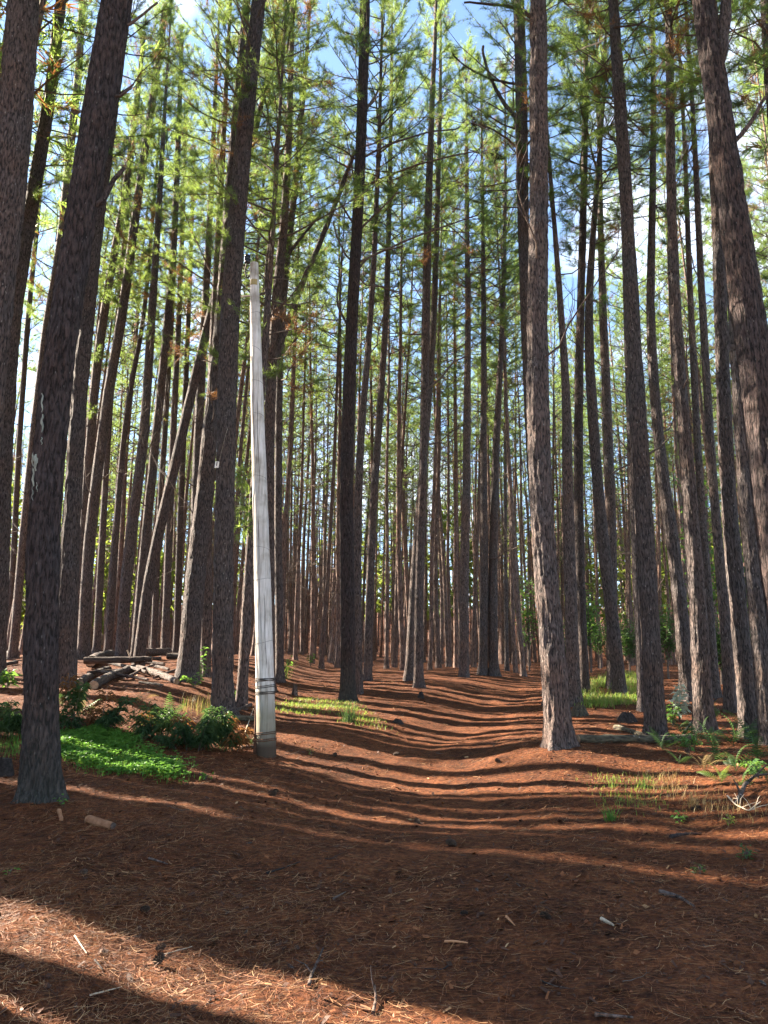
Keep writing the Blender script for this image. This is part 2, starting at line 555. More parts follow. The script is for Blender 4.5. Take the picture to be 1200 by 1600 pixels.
def pole_mat():
    m, nt, b = new_mat('weathered_pole')
    tc = N(nt, 'ShaderNodeTexCoord')
    mp = N(nt, 'ShaderNodeMapping', Scale=(1, 1, .06))
    nt.links.new(tc.outputs['Object'], mp.inputs['Vector'])
    n1 = N(nt, 'ShaderNodeTexNoise', Scale=38.0, Detail=6.0, Roughness=.6)
    nt.links.new(mp.outputs['Vector'], n1.inputs['Vector'])
    r1 = ramp(nt, [(.33, (.44, .40, .36)), (.50, (.70, .665, .63)), (.72, (.83, .80, .76))])
    nt.links.new(n1.outputs['Fac'], r1.inputs['Fac'])
    n2 = N(nt, 'ShaderNodeTexNoise', Scale=3.0, Detail=5.0)
    nt.links.new(tc.outputs['Object'], n2.inputs['Vector'])
    r2 = ramp(nt, [(.32, (.52, .48, .42)), (.46, (.86, .84, .80)), (.66, (1.04, 1.03, 1.02))])
    nt.links.new(n2.outputs['Fac'], r2.inputs['Fac'])
    c = mixc(nt, r1.outputs['Color'], r2.outputs['Color'], 1.0, 'MULTIPLY')
    sx = N(nt, 'ShaderNodeSeparateXYZ')
    nt.links.new(tc.outputs['Object'], sx.inputs[0])
    mr = N(nt, 'ShaderNodeMapRange')
    mr.inputs['From Min'].default_value = 1.15; mr.inputs['From Max'].default_value = .55
    nt.links.new(sx.outputs['Z'], mr.inputs['Value'])
    c = mixc(nt, c, (.20, .19, .13), mixc(nt, (0, 0, 0), r2.outputs['Color'], mr.outputs[0]))
    mr2 = N(nt, 'ShaderNodeMapRange')
    mr2.inputs['From Min'].default_value = .42; mr2.inputs['From Max'].default_value = .12
    nt.links.new(sx.outputs['Z'], mr2.inputs['Value'])
    c = mixc(nt, c, (.07, .05, .035), mr2.outputs[0])
    nt.links.new(c, b.inputs['Base Color'])
    b.inputs['Roughness'].default_value = .8
    bp = N(nt, 'ShaderNodeBump', Strength=.6, Distance=.012)
    nt.links.new(n1.outputs['Fac'], bp.inputs['Height'])
    nt.links.new(bp.outputs['Normal'], b.inputs['Normal'])
    return m


M['pole'] = pole_mat()

# ------------------------------------------------------------------ ground: one sheet to the horizon
def axis(lo, hi, fine, n_lo, n_hi, span_lo, span_hi):
    mid = np.arange(lo, hi, fine)
    a = lo - (np.geomspace(1, 1 + span_lo, n_lo) - 1)[1:][::-1]
    b_ = hi + (np.geomspace(1, 1 + span_hi, n_hi) - 1)
    return np.concatenate([a, mid, b_])


gx = axis(-9, 9, .09, 40, 40, 400, 400)
gy = axis(3, 26, .09, 26, 60, 300, 700)
GX, GY = np.meshgrid(gx, gy)
GZ = terrain(GX, GY)
ny_, nx_ = GX.shape
ii, jj = np.meshgrid(np.arange(ny_ - 1), np.arange(nx_ - 1), indexing='ij')
q = (ii * nx_ + jj).ravel()
mb = MB()
mb.add(np.stack([GX, GY, GZ], -1), np.stack([q, q + 1, q + nx_ + 1, q + nx_], -1))
ground = obj('ground', mb.mesh('ground', M['ground'], True))
ground['kind'] = 'structure'
ground['label'] = 'sloping forest floor and worn path covered with rust brown pine needles'

# needle litter: bent strips lying on the ground
def litter():
    mb = MB()
    bands = [(3.6, 6.0, 36000, .0017), (6.0, 9.0, 32000, .0024), (9.0, 14.0, 30000, .0042), (14.0, 24.0, 20000, .007)]
    for d0, d1, n, w in bands:
        y = np.sqrt(rng.uniform(d0 ** 2, d1 ** 2, n))
        x = y * rng.uniform(-.60, .60, n)
        # thicker drifts beside the worn middle of the path
        xc = np.interp(y, TY, TX)
        dens = .35 + .65 * ss((np.abs(x - xc) - .5) / 2.2) + .35 * vnoise(x * 1.1, y * 1.1, 0, 21)
        dens = np.where((x < -.3) & (y < 6.5), dens + .35, dens)
        keep = rng.random(n) < dens
        x, y = x[keep], y[keep]
        n_ = len(x)
        a = rng.uniform(0, 2 * np.pi, n_)
        L = rng.uniform(.05, .14, n_) * (1 + .3 * (w > .005))
        bend = rng.normal(0, .5, n_)
        ww = w * rng.uniform(.6, 1.3, n_)
        lift = rng.exponential(.008, n_) + .003
        tipl = np.abs(rng.normal(0, .012, n_))
        pts = []
        for k, s_ in enumerate((-.5, 0, .5)):
            ang = a + bend * s_
            px_ = x + np.cos(ang) * L * s_; py_ = y + np.sin(ang) * L * s_
            pz_ = terrain(px_, py_) + lift + (tipl if k == 2 else 0)
            nx2, ny2 = -np.sin(ang) * ww * .5, np.cos(ang) * ww * .5
            pts += [np.stack([px_ - nx2, py_ - ny2, pz_], -1), np.stack([px_ + nx2, py_ + ny2, pz_ + ww * .4], -1)]
        V = np.stack(pts, 1)
        base = np.arange(n_)[:, None] * 6
        F = np.concatenate([base + np.array([0, 1, 3, 2]), base + np.array([2, 3, 5, 4])])
        which = rng.choice(3, n_, p=(.54, .07, .39))
        which = np.where((x < 0.5) & (y < 6.6) & (rng.random(n_) < .16), 1, which)
        mm = np.concatenate([which, which])
        mb.V.append(V.reshape(-1, 3)); mb.F[4].append(F + mb.n); mb.M[4].append(mm); mb.n += n_ * 6
    for d0, d1, n, sz in ((3.6, 6.5, 2600, .012), (6.5, 12, 2600, .016), (12, 20, 1200, .025)):
        y = np.sqrt(rng.uniform(d0 ** 2, d1 ** 2, n)); x = y * rng.uniform(-.6, .6, n)
        a = rng.uniform(0, 6.283, n); l = np.minimum(sz * rng.exponential(.7, n) + .005, .022 + sz * .5); w = l * rng.uniform(.25, .7, n)
        z = terrain(x, y) + .006
        ca_, sa_ = np.cos(a), np.sin(a)
        tl = rng.normal(0, .35, (2, n))
        P4 = []
        for su, sv in ((-1, -.6), (1, -1), (.8, 1), (-1, .7)):
            P4.append(np.stack([x + ca_ * l * su - sa_ * w * sv, y + sa_ * l * su + ca_ * w * sv, z + tl[0] * l * su + tl[1] * w * sv + .004], -1))
        mb.V.append(np.stack(P4, 1).reshape(-1, 3)); mb.F[4].append(mb.n + np.arange(n * 4).reshape(-1, 4))
        mb.M[4].append(rng.choice(3, n, p=(.34, .05, .61))); mb.n += n * 4
    o = obj('needle_litter', mb.mesh('needle_litter', [M['litter_a'], M['litter_b'], M['litter_c']]))
    tag(o, 'loose rust and straw coloured pine needles strewn over the path', 'needles', kind='stuff')


litter()

# ------------------------------------------------------------------ pine trees
def trunk_mb(P, r, nseg, step, amp, seed, flare=.46, zvis=None):
    """P (n,3) centre line relative to the base, r radii; bark relief is real"""
    Q = resample(np.column_stack([P, r]), step)
    if zvis is not None:
        lo = Q[:, 2] < zvis
        k = max(1, int(.5 / step))
        Q = np.vstack([Q[lo], Q[~lo][::k], Q[-1:]])
    C, rr = Q[:, :3], Q[:, 3]
    z = C[:, 2]
    th = np.arange(nseg) / nseg * 2 * np.pi
    ct, st = np.cos(th)[None], np.sin(th)[None]
    s = np.r_[0, np.cumsum(np.linalg.norm(np.diff(C, axis=0), axis=1))][:, None]
    ph = seed * 1.7
    fl = np.exp(-np.clip(z, -.12, 9) / .24)[:, None]
    rad = rr[:, None] * (1 + flare * fl * (.7 + .42 * np.cos(3 * th + ph)[None] + .30 * np.cos(5 * th + 2 * ph)[None]))
    rad = rad * (1 + .04 * vnoise(ct * 1.3 + 0 * s, st * 1.3 + 0 * s, s * .6, seed) + .02 * np.cos(2 * th + ph)[None])
    if amp:
        x_, y_ = rad * ct, rad * st
        rid = 1 - np.clip(np.abs(vnoise(x_ * 19, y_ * 19, s * 1.9, seed + 5)) * 2.2, 0, 1.1)
        fine = vnoise(x_ * 40, y_ * 40, s * 9, seed + 9)
        fade = np.clip(rr / .12, .2, 1)[:, None]
        rad = rad + amp * fade * (rid - .4) + amp * .45 * fade * fine
    A = np.zeros_like(C); A[:, 0] = 1
    B = np.zeros_like(C); B[:, 1] = 1
    V = C[:, None] + rad[..., None] * (ct[..., None] * A[:, None] + st[..., None] * B[:, None])
    n = len(C)
    i, j = np.meshgrid(np.arange(n - 1), np.arange(nseg), indexing='ij')
    a = i * nseg + j; b = i * nseg + (j + 1) % nseg
    mb = MB()
    mb.add(V, np.stack([a, b, b + nseg, a + nseg], -1).reshape(-1, 4))
    return mb, C, rr


def needles(mb, pos, dirs, n, length, width, spread, m=0, droop=.15):
    K = len(pos)
    d = dirs[:, None, :] + spread * rng.normal(size=(K, n, 3))
    d[..., 2] -= droop
    d /= np.linalg.norm(d, axis=-1, keepdims=True) + 1e-9
    base = pos[:, None, :] + rng.normal(size=(K, n, 3)) * .02
    side = np.cross(d, rng.normal(size=(K, n, 3)))
    side /= np.linalg.norm(side, axis=-1, keepdims=True) + 1e-9
    side *= width / 2
    L = length * rng.uniform(.65, 1.2, (K, n, 1))
    V = np.stack([base - side, base + side, base + d * L], 2).reshape(-1, 3)
    mb.add(V, np.arange(len(V)).reshape(-1, 3), m)


def crown_mb(Lc, Lmax, nbr, ntwig, tuft_n, length, width, dead=.06, sides=4, twig_tubes=True, low=0.0, tuft_u=(.35, .7, 1.0)):
    mb = MB()
    tp, td, dp, dd = [], [], [], []
    for k in range(nbr):
        f = (k + rng.random()) / nbr                       # 0 bottom .. 1 top
        z0 = f * Lc
        az = k * 2.4 + rng.normal(0, .5)
        l = Lmax * (.25 + .95 * (1 - f) ** .8) * (.45 + .75 * min(1, f / .2 + low)) * rng.uniform(.55, 1.15)
        el = R(8 + 50 * f + rng.normal(0, 12))
        s = np.linspace(0, 1, 6)
        hx = l * (s * math.cos(el)); hz = l * (s * math.sin(el) + .22 * s ** 2 - .25 * (1 - f) * s)
        wob = np.cumsum(rng.normal(0, .05, 6)) * l * .5
        P = np.stack([hx * math.cos(az) - wob * math.sin(az), hx * math.sin(az) + wob * math.cos(az), z0 + hz], -1)
        r0 = .008 + .009 * l
        tube(mb, P, r0 * (1 - .8 * s), sides, 1, cap=False)
        isdead = rng.random() < dead * 2
        for t in range(ntwig):
            g = rng.uniform(.30, 1.0)
            p = np.array([np.interp(g, s, P[:, c]) for c in range(3)])
            T = P[min(5, int(g * 5) + 1)] - P[int(g * 5) - (1 if g >= 1 else 0)]
            T /= np.linalg.norm(T) + 1e-9
            dv = T + .75 * rng.normal(size=3) * np.array([1, 1, .6]) + np.array([0, 0, .25])
            dv /= np.linalg.norm(dv)
            tl = rng.uniform(.18, .55) * min(1.2, .5 + l * .3)
            e = p + dv * tl
            if twig_tubes:
                tube(mb, np.stack([p, p + dv * tl * .5 + [0, 0, -.02], e]), np.array([.006, .005, .003]), 3, 1, cap=False)
            for u in tuft_u:
                (dp if isdead or rng.random() < dead else tp).append(p + dv * tl * u)
                (dd if len(dp) > len(dd) else td).append(dv)
        (tp).append(P[-1]); td.append(P[-1] - P[-2])
    for pos, di, mi, nn in ((tp, td, 0, tuft_n), (dp, dd, 2, max(3, tuft_n // 2))):
        if pos:
            pos = np.array(pos); di = np.array(di); di = di / (np.linalg.norm(di, axis=1, keepdims=True) + 1e-9)
            needles(mb, pos, di, nn, length, width, .62, mi)
    return mb


CROWN_L = 13.0
CM = [M['needle'], M['twig'], M['needle_dead']]
crowns = []
for k in range(8):
    mbc = crown_mb(CROWN_L, (1.9, 2.2, 1.6, 2.0, 1.7, 2.3, 1.9, 1.5)[k], (64, 70, 58, 62, 54, 66, 72, 52)[k], 10, 15, .16, .008, tuft_u=(.2, .45, .7, 1.0))
    crowns.append(mbc.mesh('crown', CM))
crowns_low = []                                             # bushier crowns for the sunlit edge of the wood
for k in range(3):
    mbc = crown_mb(CROWN_L + 4, 2.2, 70, 9, 13, .18, .010, low=.7)
    crowns_low.append(mbc.mesh('crown', CM))


def branch_mb(l, twigs, r0, curl=.25):
    mb = MB()
    s = np.linspace(0, 1, 8)
    wob = np.cumsum(rng.normal(0, .03, 8)) * l
    P = np.stack([l * s, wob, l * curl * s ** 1.6 + np.cumsum(rng.normal(0, .02, 8)) * l], -1)
    P[0] = 0
    tube(mb, P, r0 * (1 - .82 * s), 5, 0, cap=False)
    for t in range(twigs):
        g = rng.uniform(.25, .95)
        p = np.array([np.interp(g, s, P[:, c]) for c in range(3)])
        dv = np.array([.8, rng.choice([-1, 1]) * rng.uniform(.3, .9), rng.uniform(-.2, .7)])
        dv /= np.linalg.norm(dv)
        tl = l * rng.uniform(.12, .38)
        q1 = p + dv * tl * .5 + rng.normal(0, .03, 3)
        q2 = p + dv * tl + np.array([0, 0, tl * .15])
        tube(mb, np.stack([p, q1, q2]), np.array([r0 * .38, r0 * .28, r0 * .12]), 4, 0, cap=False)
        if rng.random() < .6:
            dv2 = dv + rng.normal(0, .5, 3)
            tube(mb, np.stack([q1, q1 + dv2 * tl * .3, q1 + dv2 * tl * .55]), np.array([r0 * .25, r0 * .18, r0 * .1]), 3, 0, cap=False)
    return mb


br_mbs = [branch_mb(l, t, r, c) for l, t, r, c in ((1.0, 3, .012, .3), (1.5, 5, .016, .2), (2.0, 7, .019, .35), (.6, 2, .011, .1), (1.3, 4, .014, -.15), (2.5, 9, .021, .25))]
branches = [b_.mesh('dead_branch', M['twig'], True) for b_ in br_mbs]


def far_branches_mb(n, z0, z1):
    mb = MB()
    for k in range(n):
        src = br_mbs[rng.integers(len(br_mbs))]
        z = rng.uniform(z0, z1)
        m = Matrix.Translation((0, 0, z)) @ Matrix.Rotation(rng.uniform(0, 6.28), 4, 'Z') @ Matrix.Rotation(-R(rng.uniform(-5, 45)), 4, 'Y') @ Matrix.Scale(rng.uniform(.6, 1.35), 4)
        mb.merge(src, m)
    return mb


far_br = [far_branches_mb(34, 3.0, 15.5).mesh('dead_branches', M['twig'], True) for _ in range(5)]


def add_branch(root, p, az, el, k, sc):
    o = obj('dead_branch', branches[k], TRUNK[root.name])
    o.location = p
    o.rotation_euler = (0, -el, az)
    o.scale = (sc, sc, sc)
    return o


traced_xy = []
TREES = {}
TRUNK = {}


def traced_tree(key, label, pts, D=None, H=26.0, crown=True, nb=8, zb=(4.0, 13.0), near=False, group=None, fork=None, crown_k=None, stubs=0):
    if D is None:
        g = ground_at(pts[0][0], pts[0][1])
        Y = g.y
    else:
        Y = D
    P, rad = [], []
    for (x, y, w) in pts:
        p = at_depth(x, y, Y)
        P.append(np.array(p)); rad.append(.92 * w / FPX * depth_axis(p) / 2 * math.cos(math.atan(abs(x - 600) / FPX)))
    b0 = P[0].copy()
    gz = tz(b0[0], Y)
    base = Vector((b0[0], Y, gz))
    P = [p - np.array([b0[0], Y, gz]) for p in P]
    P[0] = np.array([0, 0, 0.0])
    # below ground and above the last traced point up to the full height
    rad[0] = rad[1] * 1.06 if len(rad) > 1 else rad[0]
    d = P[-1] - P[-2]; d = d / max(d[2], 1e-3)
    d[:2] *= .6
    top = P[-1]; hz = H - top[2]
    if hz > 1:
        for f in (.5, 1.0):
            P.append(top + d * hz * f); rad.append(max(.02, rad[len(pts) - 1] * (1 - .9 * f)))
    P = [np.array([0, 0, -.35])] + P
    rad = [rad[0]] + rad
    # a little sway towards and away from the viewer so the stem is not in one plane
    P = np.array(P)
    P[:, 1] += .012 * np.clip(P[:, 2], 0, 30) * math.sin(len(traced_xy) * 2.1)
    seed = 11 + len(traced_xy)
    big = rad[1] * 2
    wpx = pts[0][2]
    nseg, step, amp = (72, .055, .022) if wpx >= 45 else ((52, .07, .017) if wpx >= 28 else ((28, .16, .009) if wpx >= 16 else (16, .35, .005)))
    mbt, C, rr = trunk_mb(P, np.array(rad), nseg, step, amp, seed, zvis=at_depth(600, -50, Y).z - gz)
    root = empty('pine_tree', base)
    tag(root, label, 'pine tree', group)
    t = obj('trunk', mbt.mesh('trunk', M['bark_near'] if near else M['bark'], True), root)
    TRUNK[root.name] = t
    if crown:
        zc = H - CROWN_L
        i = int(np.argmin(np.abs(C[:, 2] - zc)))
        ax = Vector(C[-1] - C[i])
        k = (len(traced_xy) * 3 + 1) % len(crowns) if crown_k is None else crown_k
        c = obj('crown', crowns[k], root)
        c.location = Vector(C[i])
        c.rotation_mode = 'QUATERNION'
        c.rotation_quaternion = Vector((0, 0, 1)).rotation_difference(ax.normalized()) @ Quaternion((0, 0, 1), seed * 1.3)
        c.scale = (1, 1, ax.length / CROWN_L)
    for k in range(nb):
        z = rng.uniform(*zb)
        i = int(np.argmin(np.abs(C[:, 2] - z)))
        az = rng.uniform(0, 6.28)
        add_branch(root, Vector(C[i]) + Vector((math.cos(az), math.sin(az), 0)) * rr[i] * .6, az, R(rng.uniform(-10, 50)), int(rng.integers(len(branches))), rng.uniform(.6, 1.25) * (.6 + 3.0 * rr[i]))
    traced_xy.append((base.x, base.y))
    TREES[key] = (root, C, rr, Y, base)
    return root


def traced_branch(key, pts, w0, w1, name='dead_branch', twigs=0, mat=None, label=None, out=0.0):
    """a limb followed from the photograph, in the plane of its own tree"""
    root, C, rr, Y, base = TREES[key]
    P, rad = [], []
    for k, (x, y) in enumerate(pts):
        f = k / (len(pts) - 1)
        p = at_depth(x, y, Y + out * f)
        P.append(np.array(p - base)); rad.append((w0 + (w1 - w0) * f) / FPX * depth_axis(p) / 2)
    i = int(np.argmin(np.abs(C[:, 2] - P[0][2])))
    P[0] = C[i].copy()
    Q = resample(np.column_stack([P, rad]), .12, 1)
    Q[1:-1, :3] += np.cumsum(rng.normal(0, .006, (len(Q) - 2, 3)), axis=0)
    mbb = MB()
    tube(mbb, Q[:, :3], Q[:, 3], 8, 0, rough=.15)
    for t in range(twigs):
        g = int(rng.uniform(.3, .97) * (len(Q) - 1))
        T = Q[min(g + 1, len(Q) - 1), :3] - Q[g - 1, :3]; T /= np.linalg.norm(T) + 1e-9
        dv = T + rng.normal(0, .6, 3); dv /= np.linalg.norm(dv)
        l = rng.uniform(.25, .8)
        a = Q[g, :3]
        tube(mbb, np.stack([a, a + dv * l * .5 + rng.normal(0, .02, 3), a + dv * l + [0, 0, .05]]), np.array([.007, .005, .003]), 4, 0, cap=False)
    o = obj(name, mbb.mesh(name, mat or M['bark'], True), TRUNK[root.name])
    if label: o['label'] = label
    return o


TR = traced_tree
# --- left side
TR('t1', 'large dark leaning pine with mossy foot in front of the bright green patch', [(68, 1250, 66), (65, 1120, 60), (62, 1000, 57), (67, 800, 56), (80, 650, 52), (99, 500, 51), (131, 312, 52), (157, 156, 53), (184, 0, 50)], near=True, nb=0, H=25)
TR('t2', 'straight grey pine just behind the large dark leaning pine, beside the log pile', [(104, 1072, 38), (105, 900, 34), (112, 800, 32), (117, 700, 29), (122, 600, 28), (134, 500, 25), (150, 330, 24), (172, 156, 23), (192, 0, 21)], nb=3)
TR('t5', 'massive pale barked pine cut off by the upper left edge of the photo', [(-72, 1225, 74), (-45, 900, 66), (-26, 700, 62), (-6, 500, 60), (16, 312, 60), (32, 156, 58), (42, 0, 55)], near=False, nb=0, H=25)
TR('t6', 'tall pine at the far left edge, standing between the massive trunk and leaning pine', [(-4, 1045, 31), (2, 900, 28), (7, 700, 27), (20, 500, 26), (50, 312, 24), (78, 156, 21), (95, 0, 19)], nb=3, D=19)
TR('t7', 'slim pine seen left of the dark leaning pine, curving right near its top', [(22, 1012, 15), (30, 900, 15), (48, 700, 14), (70, 500, 13), (90, 390, 13), (104, 250, 14), (120, 100, 13), (124, 0, 12)], nb=6, D=27)
TR('t8', 'thin pine near the left edge beside the slim curving pine', [(14, 1010, 11), (20, 900, 11), (31, 700, 10), (46, 500, 10), (62, 350, 8), (78, 150, 7)], nb=6, D=33)
TR('t4', 'pine with a low green needle tuft, left of the long light grey trunk', [(122, 1018, 18), (128, 880, 17), (138, 720, 16), (152, 560, 16), (170, 440, 14), (194, 312, 12), (215, 150, 9), (225, 50, 7)], nb=7, D=27)
TR('t3', 'long light grey pine sweeping up to the right beside the bright sky gap', [(131, 1020, 20), (135, 900, 20), (143, 800, 19), (156, 700, 18), (169, 600, 17), (188, 500, 17), (212, 312, 14), (240, 120, 12), (256, 0, 11)], nb=4, D=26)
TR('t46', 'slender pine rising behind the left end of the log pile', [(152, 1018, 14), (157, 900, 13), (166, 750, 11), (176, 600, 10), (190, 450, 9), (205, 300, 7)], nb=8, D=31)
TR('t47', 'slender crooked pine bending right above the log pile', [(169, 1020, 15), (178, 880, 13), (187, 750, 11), (196, 655, 10), (206, 590, 9), (222, 520, 8), (234, 400, 7), (244, 270, 5)], nb=8, D=29)
TR('t9', 'straight dark pine directly behind the middle of the log pile', [(190, 1022, 22), (196, 900, 20), (213, 770, 18), (224, 680, 17), (235, 500, 14), (247, 312, 10), (254, 180, 7)], nb=10, D=25)
TR('t10', 'tall straight pine crossing behind the strongly leaning pine', [(213, 1020, 18), (222, 900, 17), (241, 720, 15), (264, 500, 13), (273, 400, 11), (281, 220, 9), (287, 60, 6)], nb=10, D=27)
TR('t11', 'strongly leaning pine with sunlit edge slanting right behind the tagged pine', [(216, 1032, 20), (232, 900, 19), (270, 740, 18), (300, 610, 16), (341, 440, 14), (376, 300, 11), (412, 150, 9)], nb=5, D=21, H=22)
TR('t48', 'slim pine behind the right end of the log pile', [(240, 1018, 12), (246, 850, 11), (258, 650, 10), (268, 480, 8), (275, 300, 6)], nb=8, D=33)
TR('t49', 'slim reddish pine between the leaning pine and the thick dark pine', [(258, 1018, 14), (264, 850, 13), (273, 650, 11), (282, 480, 9), (290, 280, 7)], nb=8, D=31)
TR('t50', 'thin pine close to the thick dark pine on its left side', [(276, 1020, 12), (280, 850, 11), (288, 650, 10), (296, 450, 8), (302, 280, 6)], nb=8, D=34)
TR('t13', 'thick dark pine at the right end of the log pile, left of the tagged pine', [(293, 1064, 38), (304, 900, 34), (317, 800, 31), (329, 650, 25), (344, 500, 21), (358, 300, 18), (369, 170, 17), (383, 0, 14)], nb=3)
TR('t14', 'dark pine squeezed between the thick dark pine and the tagged pine', [(321, 1052, 20), (323, 900, 18), (327, 700, 15), (340, 420, 12), (352, 200, 9)], nb=5, D=20)
TR('t15', 'tall thin pine whose crown fills the gap left of the tagged pine', [(302, 1036, 19), (304, 850, 18), (311, 650, 15), (322, 450, 12), (330, 300, 10), (336, 150, 7)], nb=12, D=23)
TR('t12', 'tall pine carrying a small white tag, standing left of the utility pole', [(349, 1114, 37), (348, 900, 33), (350, 800, 31), (353, 700, 31), (354, 600, 32), (356, 500, 33), (371, 312, 29), (384, 156, 28), (402, 0, 23)], nb=2)
TR('t16', 'narrow pine leaning right between the tagged pine and the utility pole', [(377, 1106, 20), (383, 1000, 18), (389, 900, 17), (399, 740, 15), (410, 600, 13), (424, 420, 10)], nb=4, H=20)
# --- middle
TR('t17', 'forked pine rising behind the utility pole with a long bare limb', [(423, 1042, 19), (421, 850, 17), (420, 700, 17), (424, 560, 18), (432, 470, 17), (440, 390, 15), (447, 312, 13), (452, 190, 11), (457, 0, 8)], nb=5, D=20)
TR('t17b', 'thin pine entwined with the forked pine behind the utility pole', [(438, 1040, 14), (434, 800, 13), (436, 550, 12), (447, 400, 12), (458, 312, 11), (469, 190, 9), (480, 60, 6)], nb=8, D=22)
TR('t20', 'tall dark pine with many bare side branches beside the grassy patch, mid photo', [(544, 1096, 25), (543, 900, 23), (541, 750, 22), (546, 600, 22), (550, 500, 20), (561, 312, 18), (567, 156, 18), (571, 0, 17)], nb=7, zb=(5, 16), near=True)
TR('t21', 'pine standing directly behind the tall dark pine with bare branches', [(560, 1084, 18), (557, 900, 15), (562, 700, 13), (575, 550, 11), (585, 400, 9), (593, 200, 7)], nb=8)
TR('t22', 'slim pine right of the tall dark pine with bare branches', [(574, 1044, 16), (582, 800, 13), (593, 650, 12), (603, 500, 10), (609, 300, 8), (612, 100, 6)], nb=10, D=24)
TR('t24', 'pine with sunlit left side and black stump at its foot beside the path', [(653, 1074, 17), (655, 900, 15), (662, 700, 13), (665, 500, 14), (669, 312, 12), (675, 156, 9), (680, 50, 6)], nb=12, zb=(5, 16))
TR('t25', 'twin pine close behind the one with the sunlit left side', [(638, 1052, 14), (650, 850, 13), (668, 650, 12), (678, 500, 11), (684, 312, 9), (688, 156, 7)], nb=10, D=24)
TR('t26', 'straight solitary pine at the bend where the path turns', [(725, 1058, 18), (725, 900, 16), (729, 800, 15), (730, 650, 13), (732, 500, 10), (730, 312, 8), (730, 220, 6)], nb=14, zb=(6, 16))
TR('t27', 'pine left of the pair at the right side of the path bend', [(754, 1052, 15), (757, 900, 14), (755, 700, 11), (755, 500, 9), (754, 400, 7), (753, 300, 6)], nb=12, D=28)
TR('t27b', 'pine with broad foot, right of the pair at the path bend', [(771, 1056, 20), (770, 900, 15), (773, 750, 13), (780, 600, 10), (786, 500, 8), (788, 380, 7), (790, 280, 6)], nb=12)
TR('t28', 'very thin pine left of the big trunk beside the path', [(792, 1050, 9), (790, 900, 7), (790, 600, 5), (789, 420, 4)], nb=10, D=32, H=22)
# --- right side
TR('t31', 'reddish pine half hidden behind the left side of the biggest trunk by the path', [(864, 1100, 26), (846, 900, 24), (833, 750, 22), (826, 600, 21), (819, 450, 20), (815, 312, 20), (813, 156, 20), (808, 0, 20)], nb=3)
TR('t30', 'biggest trunk by the path, thick straight pine with flared root foot', [(875, 1166, 47), (867, 1050, 42), (852, 900, 39), (843, 750, 37), (839, 600, 36), (840, 450, 32), (843, 312, 30), (842, 156, 29), (842, 0, 28)], nb=2, near=False)
TR('t32', 'pine forking left, immediately right of the biggest trunk by the path', [(897, 1102, 25), (891, 900, 21), (887, 750, 18), (887, 620, 15), (880, 520, 11), (872, 400, 9), (862, 280, 7)], nb=6)
TR('t33', 'dark straight pine at the left edge of the bright sunlit grass', [(913, 1086, 20), (905, 900, 17), (902, 700, 16), (905, 500, 14), (910, 312, 12), (912, 156, 10), (913, 0, 7)], nb=6)
TR('t34', 'crooked pine with a long sunlit streak behind the bright grass', [(969, 1068, 22), (955, 950, 22), (940, 830, 20), (928, 680, 18), (921, 560, 17), (919, 480, 14), (926, 380, 11), (936, 250, 8), (945, 150, 6)], nb=6, D=20)
TR('t35', 'dark pine standing close behind the crooked sunlit pine', [(955, 1062, 19), (957, 850, 17), (950, 650, 16), (944, 500, 14), (940, 350, 10), (938, 150, 7)], nb=8, D=22)
TR('t37', 'narrow sunlit pine at the left foot of the tall leaning pine', [(1003, 1110, 16), (998, 950, 15), (988, 800, 12), (982, 650, 11), (975, 450, 9), (968, 250, 7)], nb=5)
TR('t36', 'tall thick pine curving left, its foot behind the fallen mossy log', [(1025, 1146, 34), (1017, 1000, 33), (1010, 880, 32), (1002, 720, 31), (994, 600, 28), (989, 500, 25), (980, 312, 22), (969, 156, 21), (959, 0, 18)], nb=3)
TR('t38', 'straight pine behind the pale leaved shrub', [(1074, 1080, 28), (1060, 900, 24), (1045, 800, 21), (1031, 700, 19), (1023, 600, 17), (1017, 500, 15), (1021, 350, 12), (1024, 200, 10), (1023, 0, 8)], nb=6, D=19)
TR('t39', 'speckled pine with pale flecks at the left of the fern bank', [(1098, 1142, 31), (1092, 950, 31), (1080, 850, 27), (1070, 700, 23), (1060, 600, 21), (1052, 500, 19), (1045, 312, 16), (1043, 156, 14), (1040, 0, 12)], nb=3)
TR('t40', 'thin pine between the speckled pine and the sunlit pine', [(1118, 1090, 18), (1105, 900, 15), (1093, 750, 13), (1086, 600, 12), (1081, 500, 11), (1075, 350, 9), (1070, 200, 7)], nb=8, D=20)
TR('t41', 'shadowed pine close behind the left side of the half lit pine', [(1142, 1110, 24), (1133, 950, 21), (1118, 800, 16), (1106, 600, 14), (1096, 400, 12), (1088, 200, 9)], nb=5, D=17)
TR('t42', 'half lit pine with a warm bright left side above the ferns', [(1172, 1152, 34), (1157, 1000, 31), (1150, 900, 30), (1140, 850, 27), (1131, 700, 25), (1127, 600, 25), (1124, 500, 23), (1115, 312, 20), (1109, 180, 18), (1100, 0, 16)], nb=2)
TR('t44', 'grey pine between the half lit pine and the huge leaning trunk', [(1202, 1162, 33), (1188, 1000, 30), (1179, 900, 28), (1168, 820, 28), (1160, 700, 26), (1155, 600, 23), (1150, 500, 22), (1140, 350, 20), (1128, 150, 17)], nb=2)
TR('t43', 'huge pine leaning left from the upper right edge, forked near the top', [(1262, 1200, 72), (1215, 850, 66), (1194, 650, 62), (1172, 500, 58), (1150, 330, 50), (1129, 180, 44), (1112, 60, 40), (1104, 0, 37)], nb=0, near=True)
TR('t45', 'curving dark pine stem showing only in the upper right corner', [(1300, 1120, 30), (1262, 700, 26), (1225, 350, 23), (1200, 180, 21), (1194, 90, 19), (1190, 0, 17)], nb=2, D=15)

